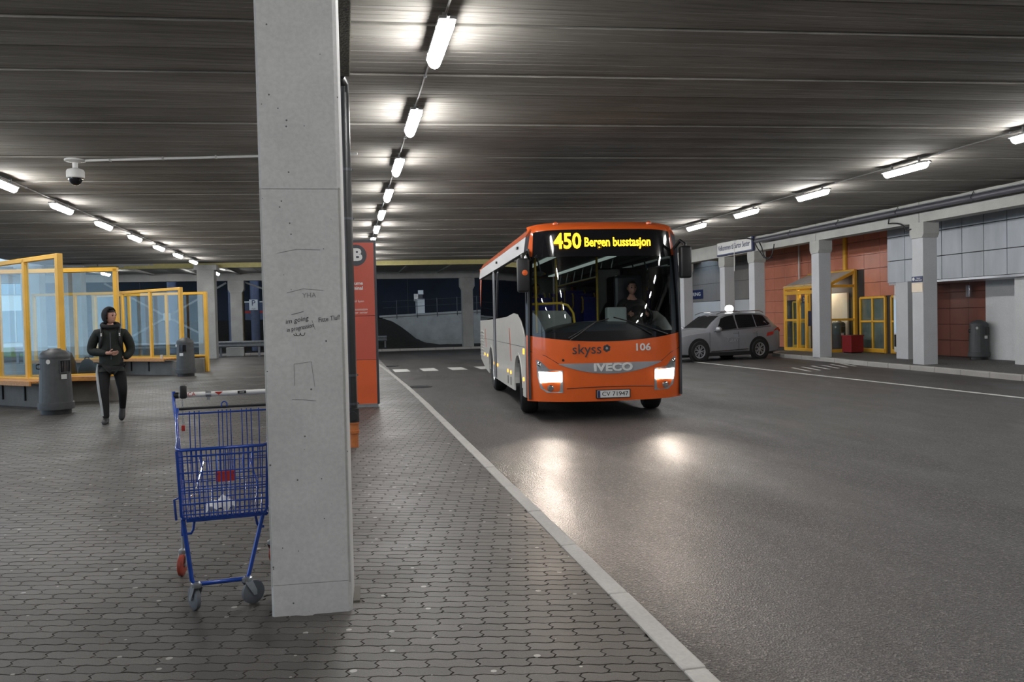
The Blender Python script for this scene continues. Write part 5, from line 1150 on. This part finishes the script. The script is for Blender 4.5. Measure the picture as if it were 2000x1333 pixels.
# ================================================================== PEOPLE
def head_mesh(c, yaw, k=1.0, tilt=0.0):
    # ellipsoid with brow, sockets, nose, lips, chin, ears; face points to -y before the turn
    bm = bmesh.new(); bmesh.ops.create_uvsphere(bm, u_segments=36, v_segments=26, radius=1.0)
    for v in bm.verts:
        x, y, z = v.co; f = max(0.0, -y)
        X, Y, Z = x*0.076, y*0.096, z*0.118
        if z < -0.1: X *= 1-0.30*(-z-0.1)**1.2; Y *= 1-0.10*(-z-0.1)
        if z < -0.45 and y < 0: Y -= 0.012*f
        if y > 0.2 and z < -0.2: Y *= 0.82
        nz = math.exp(-((x/0.17)**2))*f
        Y -= 0.026*nz*math.exp(-((z+0.20)/0.16)**2) + 0.010*nz*math.exp(-((z-0.05)/0.2)**2)
        for s in (-1, 1): Y += 0.012*f*math.exp(-(((x-s*0.42)/0.2)**2+((z-0.06)/0.12)**2))
        Y -= 0.007*f*math.exp(-((z-0.24)/0.10)**2)*(abs(x) < 0.75)
        Y -= 0.007*f*math.exp(-((x/0.3)**2+((z+0.50)/0.07)**2)) ; Y += 0.006*f*math.exp(-((x/0.3)**2+((z+0.42)/0.03)**2)); Y -= 0.010*f*math.exp(-((x/0.3)**2+((z+0.78)/0.13)**2))
        v.co = (X, Y, Z)
    for s in (-1, 1):
        r = bmesh.ops.create_uvsphere(bm, u_segments=10, v_segments=8, radius=1.0)
        for v in r['verts']: v.co = (s*0.078+v.co.x*0.010, 0.012+v.co.y*0.020, -0.005+v.co.z*0.032)
    bm.transform(Matrix.Translation(Vector(c)) @ Matrix.Rotation(yaw, 4, 'Z') @ Matrix.Rotation(tilt, 4, 'X') @ Matrix.Scale(k, 4))
    me = bpy.data.meshes.new('head'); bm.to_mesh(me); bm.free(); return me
def hand_pts(P, E, w, fwd, across, idx, curl=0.5, flip=1):
    # five finger chains from wrist point index idx; fwd = finger direction, across = towards the thumb side
    f = Vector(fwd).normalized(); a = Vector(across).normalized(); n = f.cross(a)*flip; w = Vector(w)
    b = len(P); P.append((tuple(w+f*0.045), 0.030, 0.018)); E.append((idx, b))
    for k, (o, L) in enumerate(((0.030, 0.072), (0.010, 0.082), (-0.011, 0.076), (-0.030, 0.060))):
        base = w+f*0.088+a*o; i0 = len(P); P.append((tuple(base), 0.011, 0.010)); E.append((b, i0))
        p = base; ang = curl*0.35; prev = i0
        for seg in (0.45, 0.32, 0.23):
            p = p+(f*math.cos(ang)+n*math.sin(ang))*L*seg; ang += curl*0.75; P.append((tuple(p), 0.0085, 0.008)); E.append((prev, len(P)-1)); prev = len(P)-1
    t0 = w+f*0.030+a*0.034; i0 = len(P); P.append((tuple(t0), 0.013, 0.012)); E.append((b, i0)); p = t0; prev = i0
    for L, dr in ((0.034, (f*0.6+a*0.75+n*0.15)), (0.026, (f*0.85+a*0.35+n*0.3))):
        p = p+dr.normalized()*L; P.append((tuple(p), 0.0098, 0.009)); E.append((prev, len(P)-1)); prev = len(P)-1
def eyes(t, c, yaw, k=1.0):
    R_ = Matrix.Rotation(yaw, 3, 'Z')
    for s in (-1, 1):
        p = Vector(c)+R_ @ Vector((s*0.032*k, -0.0815*k, 0.008*k))
        MB().lathe([(0.011*math.sin(a)*k, -0.011*math.cos(a)*k) for a in frange(0, PI, 8)], 12, p).build('eye', 'eye', t, smooth=60)
        MB().tube([p+R_ @ Vector((-0.016*k, -0.008*k, 0.022*k)), p+R_ @ Vector((0.0, -0.013*k, 0.027*k)), p+R_ @ Vector((0.017*k, -0.006*k, 0.022*k))], 0.004*k, 6).build('eyebrow', 'hair', t, smooth=60)

# --- the walker
wk = thing('person', 'person in dark green hooded jacket and black striped tracksuit walking with head turned right', 'person', (-3.60, 13.85, 0), math.radians(14))
P = [((0, 0, 0.97), 0.135, 0.105), ((0, 0.0, 1.14), 0.135, 0.10), ((0, 0.01, 1.32), 0.155, 0.105), ((0, 0.02, 1.44), 0.10, 0.085), ((0, 0.01, 1.52), 0.055, 0.055), ((0.0, 0.0, 1.60), 0.05, 0.05)]
E = [(0, 1), (1, 2), (2, 3), (3, 4), (4, 5)]
def chain(pts, root):
    prev = root
    for p in pts: P.append(p); E.append((prev, len(P)-1)); prev = len(P)-1
    return prev
LEGR = [((-0.095, -0.01, 0.90), 0.09), ((-0.115, -0.05, 0.52), 0.058), ((-0.10, -0.01, 0.13), 0.034), ((-0.102, -0.05, 0.06), 0.016)]
LEGL = [((0.095, 0.01, 0.90), 0.09), ((0.145, 0.01, 0.50), 0.056), ((0.130, 0.265, 0.22), 0.034), ((0.134, 0.255, 0.17), 0.016)]
chain(LEGR, 0); chain(LEGL, 0)
ARMR = [((-0.185, 0.02, 1.425), 0.058), ((-0.275, 0.03, 1.13), 0.043), ((-0.045, -0.20, 1.10), 0.028)]
ARML = [((0.185, 0.02, 1.425), 0.058), ((0.285, 0.06, 1.14), 0.043), ((0.175, -0.04, 1.03), 0.024)]
i = chain(ARMR, 3); hand_pts(P, E, ARMR[-1][0], (0.85, -0.45, -0.02), (0.1, -0.45, 0.9), i, 0.55, -1)
i = chain(ARML, 3); hand_pts(P, E, ARML[-1][0], (-0.9, -0.1, -0.35), (-0.3, -0.2, 0.9), i, 0.5, 1)
HC = (0.0, -0.015, 1.675); HY = math.radians(48)
join_meshes('body', [skin_mesh(P, E, 1), head_mesh(HC, HY, 1.0)], 'skin', wk)
eyes(wk, HC, HY)
def garment(name, pts, edges, mat, sub=2): return join_meshes(name, [skin_mesh(pts, edges, sub)], mat, wk)
JP = [((0, 0.01, 0.985), 0.185, 0.155), ((0, 0.0, 1.16), 0.195, 0.16), ((0, 0.01, 1.33), 0.20, 0.155), ((0, 0.02, 1.44), 0.13, 0.115), ((0, 0.015, 1.50), 0.095, 0.09), ((0, 0.01, 0.915), 0.180, 0.15),
      ((-0.185, 0.02, 1.41), 0.088), ((-0.26, 0.03, 1.26), 0.082), ((-0.285, 0.03, 1.125), 0.078), ((-0.16, -0.09, 1.115), 0.066), ((-0.055, -0.19, 1.10), 0.047),
      ((0.185, 0.02, 1.41), 0.088), ((0.265, 0.04, 1.26), 0.082), ((0.29, 0.06, 1.13), 0.075), ((0.245, 0.0, 1.06), 0.068), ((0.165, -0.05, 1.02), 0.065)]
garment('jacket', JP, [(0, 1), (1, 2), (2, 3), (3, 4), (0, 5), (3, 6), (6, 7), (7, 8), (8, 9), (9, 10), (3, 11), (11, 12), (12, 13), (13, 14), (14, 15)], 'jacket')
TP = [((0, 0, 0.95), 0.155, 0.13), ((-0.10, -0.01, 0.86), 0.108), ((-0.112, -0.03, 0.70), 0.095), ((-0.118, -0.055, 0.52), 0.076), ((-0.108, -0.035, 0.30), 0.064), ((-0.102, -0.015, 0.06), 0.050),
      ((0.10, 0.01, 0.86), 0.108), ((0.125, 0.01, 0.70), 0.095), ((0.145, 0.01, 0.50), 0.074), ((0.140, 0.14, 0.35), 0.062), ((0.134, 0.28, 0.175), 0.048)]
garment('trousers', TP, [(0, 1), (1, 2), (2, 3), (3, 4), (4, 5), (0, 6), (6, 7), (7, 8), (8, 9), (9, 10)], 'trousers')
st = [(-0.190, -0.05, 0.93), (-0.205, -0.06, 0.80), (-0.198, -0.08, 0.66), (-0.188, -0.095, 0.52), (-0.168, -0.08, 0.36), (-0.150, -0.06, 0.22), (-0.146, -0.05, 0.12)]
MB().tube(st, [0.014, 0.020, 0.020, 0.020, 0.020, 0.020, 0.017], 8).build('side_stripe', 'stripe', wk, smooth=60)
MB().lathe([(0.0, -0.012), (0.014, -0.010), (0.016, 0.0)], 12, (0.165, -0.085, 0.84), axis='y').build('thigh_badge', 'stripe', wk)
def shoe(anchor, rot):
    m = MB(); n = 14; secs = [(-0.075, 0.030, 0.055), (-0.05, 0.042, 0.095), (0.0, 0.045, 0.10), (0.06, 0.047, 0.075), (0.13, 0.050, 0.058), (0.175, 0.040, 0.045), (0.20, 0.018, 0.028)]
    V = []; F = []
    for (l, hw_, h) in secs:
        for k in range(n):
            a = 2*PI*k/n; V.append((hw_*math.cos(a), -l, max(0.0, 0.5*h+0.5*h*math.sin(a)*1.0)))
    for i in range(len(secs)-1):
        for k in range(n): F.append((i*n+k, i*n+(k+1) % n, (i+1)*n+(k+1) % n, (i+1)*n+k))
    F += [tuple(range(n)), tuple(range((len(secs)-1)*n, len(secs)*n))]
    o = m.add(V, F).build('shoe', 'shoe', wk, smooth=60); o.location = anchor; o.rotation_euler = rot
    MB().prism([(0.045*math.cos(a)*(1.1 if math.sin(a) > 0 else 0.95), 0.05+0.14*math.sin(a)) for a in frange(0, 2*PI, 18)[:-1]], lambda a, b: (a, -b, 0.0), (0, 0, 0.022)).build('sole', 'black', o)
shoe((-0.105, -0.02, 0.003), (0, 0, math.radians(-6))); shoe((0.135, 0.285, 0.155), (math.radians(48), 0, math.radians(-8)))
# hood: a shell around the head, open at the face
bm = bmesh.new(); bmesh.ops.create_uvsphere(bm, u_segments=32, v_segments=22, radius=1.0)
kill = [v for v in bm.verts if v.co.y < -0.50 and -0.85 < v.co.z < 0.66 or v.co.z < -0.86 or (v.co.y < -0.25 and -1 < v.co.z < -0.1)]
bmesh.ops.delete(bm, geom=kill, context='VERTS')
for v in bm.verts:
    x, y, z = v.co; v.co = (x*0.105*(1+0.08*(z < 0)*(-z)), y*0.124+0.008, z*0.142+0.012)
bmesh.ops.solidify(bm, geom=bm.faces[:], thickness=0.012)
bm.transform(Matrix.Translation(Vector(HC)) @ Matrix.Rotation(HY, 4, 'Z'))
me = bpy.data.meshes.new('hood'); bm.to_mesh(me); bm.free(); join_meshes('hood', [me], 'hood', wk)
MB().grid(lambda a, b: (0.0+(0.105+0.032*math.cos(b))*math.cos(a)*1.08, 0.02+(0.085+0.04*math.cos(b))*math.sin(a), 1.535+0.036*math.sin(b)+0.03*math.sin(a)), frange(0, 2*PI, 24), frange(0, 2*PI, 10)).build('hood_collar', 'hood', wk, smooth=70)
bm = bmesh.new(); bmesh.ops.create_uvsphere(bm, u_segments=20, v_segments=14, radius=1.0)
for v in bm.verts: v.co = (v.co.x*0.080, v.co.y*0.100+0.004, v.co.z*0.122+0.004)
bmesh.ops.delete(bm, geom=[v for v in bm.verts if v.co.y < -0.03 and v.co.z < 0.055 or v.co.z < -0.05], context='VERTS')
bm.transform(Matrix.Translation(Vector(HC)) @ Matrix.Rotation(HY, 4, 'Z'))
me = bpy.data.meshes.new('hair'); bm.to_mesh(me); bm.free(); join_meshes('hair', [me], 'hair', wk)
MB().tube([(-0.005, -0.158, 1.42), (-0.003, -0.168, 1.25), (0.0, -0.160, 1.0)], 0.006, 6).build('zip', 'charcoal', wk)
rk3 = MB().bb((-0.16, 0.16, 1.02), (0.16, 0.34, 1.46)).build('backpack', 'black', wk, bevel=0.06, seg=3, smooth=60)
for s in (-1, 1):
    MB().tube([(s*0.12, 0.20, 1.45), (s*0.125, 0.03, 1.535), (s*0.125, -0.12, 1.42), (s*0.13, -0.145, 1.30), (s*0.17, -0.02, 1.08), (s*0.15, 0.17, 1.06)], 0.020, 8).build('strap', 'black', rk3, smooth=60)
    for z in (1.40, 1.375): MB().lathe([(0.0, -0.010), (0.011, -0.008), (0.012, 0.0)], 10, (s*0.128, -0.15, z), axis='y').build('strap_toggle', 'white', rk3)

# --- bus driver and passenger (seated)
def seated(lab, loc, rz, jm, hand=True, look=0.0):
    t = thing('person', lab, 'person', loc, rz)
    global P, E
    P = [((0, 0.05, 0.46), 0.13, 0.11), ((0, 0.06, 0.66), 0.135, 0.10), ((0, 0.05, 0.86), 0.16, 0.105), ((0, 0.05, 0.98), 0.10, 0.085), ((0, 0.03, 1.07), 0.055, 0.055), ((0, 0.02, 1.14), 0.05, 0.05)]
    E = [(0, 1), (1, 2), (2, 3), (3, 4), (4, 5)]
    for s in (-1, 1): chain([((s*0.10, -0.02, 0.45), 0.085), ((s*0.14, -0.38, 0.47), 0.06), ((s*0.14, -0.42, 0.10), 0.04), ((s*0.14, -0.53, 0.05), 0.035)], 0)
    for s in (-1, 1):
        i = chain([((s*0.19, 0.05, 0.95), 0.06), ((s*0.26, -0.06, 0.68), 0.045), ((s*0.18, -0.34, 0.74), 0.03)], 3)
        hand_pts(P, E, (s*0.18, -0.34, 0.74), (-s*0.2, -0.9, 0.15), (-s*0.4, 0.1, 0.9), i, 0.9, s)
    hc = (0, -0.005, 1.215)
    join_meshes('body', [skin_mesh(P, E, 1), head_mesh(hc, look)], 'skin', t); eyes(t, hc, look)
    J = [((0, 0.05, 0.50), 0.17, 0.14), ((0, 0.06, 0.68), 0.175, 0.14), ((0, 0.05, 0.87), 0.19, 0.14), ((0, 0.05, 0.99), 0.115, 0.10), ((0, 0.04, 1.05), 0.075, 0.075)]
    Ed = [(0, 1), (1, 2), (2, 3), (3, 4)]
    for s in (-1, 1):
        b = len(J); J += [((s*0.19, 0.05, 0.95), 0.08), ((s*0.26, -0.06, 0.69), 0.068), ((s*0.19, -0.30, 0.735), 0.045)]; Ed += [(3, b), (b, b+1), (b+1, b+2)]
    join_meshes('jacket', [skin_mesh(J, Ed, 2)], jm, t)
    T = [((0, 0.05, 0.47), 0.15, 0.13)]; Et = []
    for s in (-1, 1):
        b = len(T); T += [((s*0.11, -0.03, 0.455), 0.10), ((s*0.14, -0.38, 0.475), 0.075), ((s*0.14, -0.42, 0.11), 0.055)]; Et += [(0, b), (b, b+1), (b+1, b+2)]
    join_meshes('trousers', [skin_mesh(T, Et, 2)], 'trousers', t)
    for s in (-1, 1): MB().bb((s*0.14-0.045, -0.60, 0.0), (s*0.14+0.045, -0.36, 0.09)).build('shoe', 'shoe', t, bevel=0.03, seg=3, smooth=60)
    bm = bmesh.new(); bmesh.ops.create_uvsphere(bm, u_segments=24, v_segments=16, radius=1.0)
    for v in bm.verts: v.co = (v.co.x*0.083, v.co.y*0.104+0.004, v.co.z*0.126+0.006)
    bmesh.ops.delete(bm, geom=[v for v in bm.verts if v.co.y < -0.045 and v.co.z < 0.07 or v.co.z < -0.04], context='VERTS')
    bm.transform(Matrix.Translation(Vector(hc)) @ Matrix.Rotation(look, 4, 'Z')); me = bpy.data.meshes.new('hair'); bm.to_mesh(me); bm.free(); join_meshes('hair', [me], 'hair', t)
    return t
B_ = Matrix.Translation(bus.location) @ Matrix.Rotation(-0.078, 4, 'Z')
def inbus(u, v, w): return tuple(B_ @ Vector((u, v, w)))
seated('bus driver in a dark jacket seated behind the windscreen', inbus(0.78, 1.42, 0.90), -0.078, 'hood', look=0.05)
seated('passenger with dark hair seated behind the bus entrance', inbus(-0.52, 4.05, 1.0), -0.078, 'hood', look=0.3)
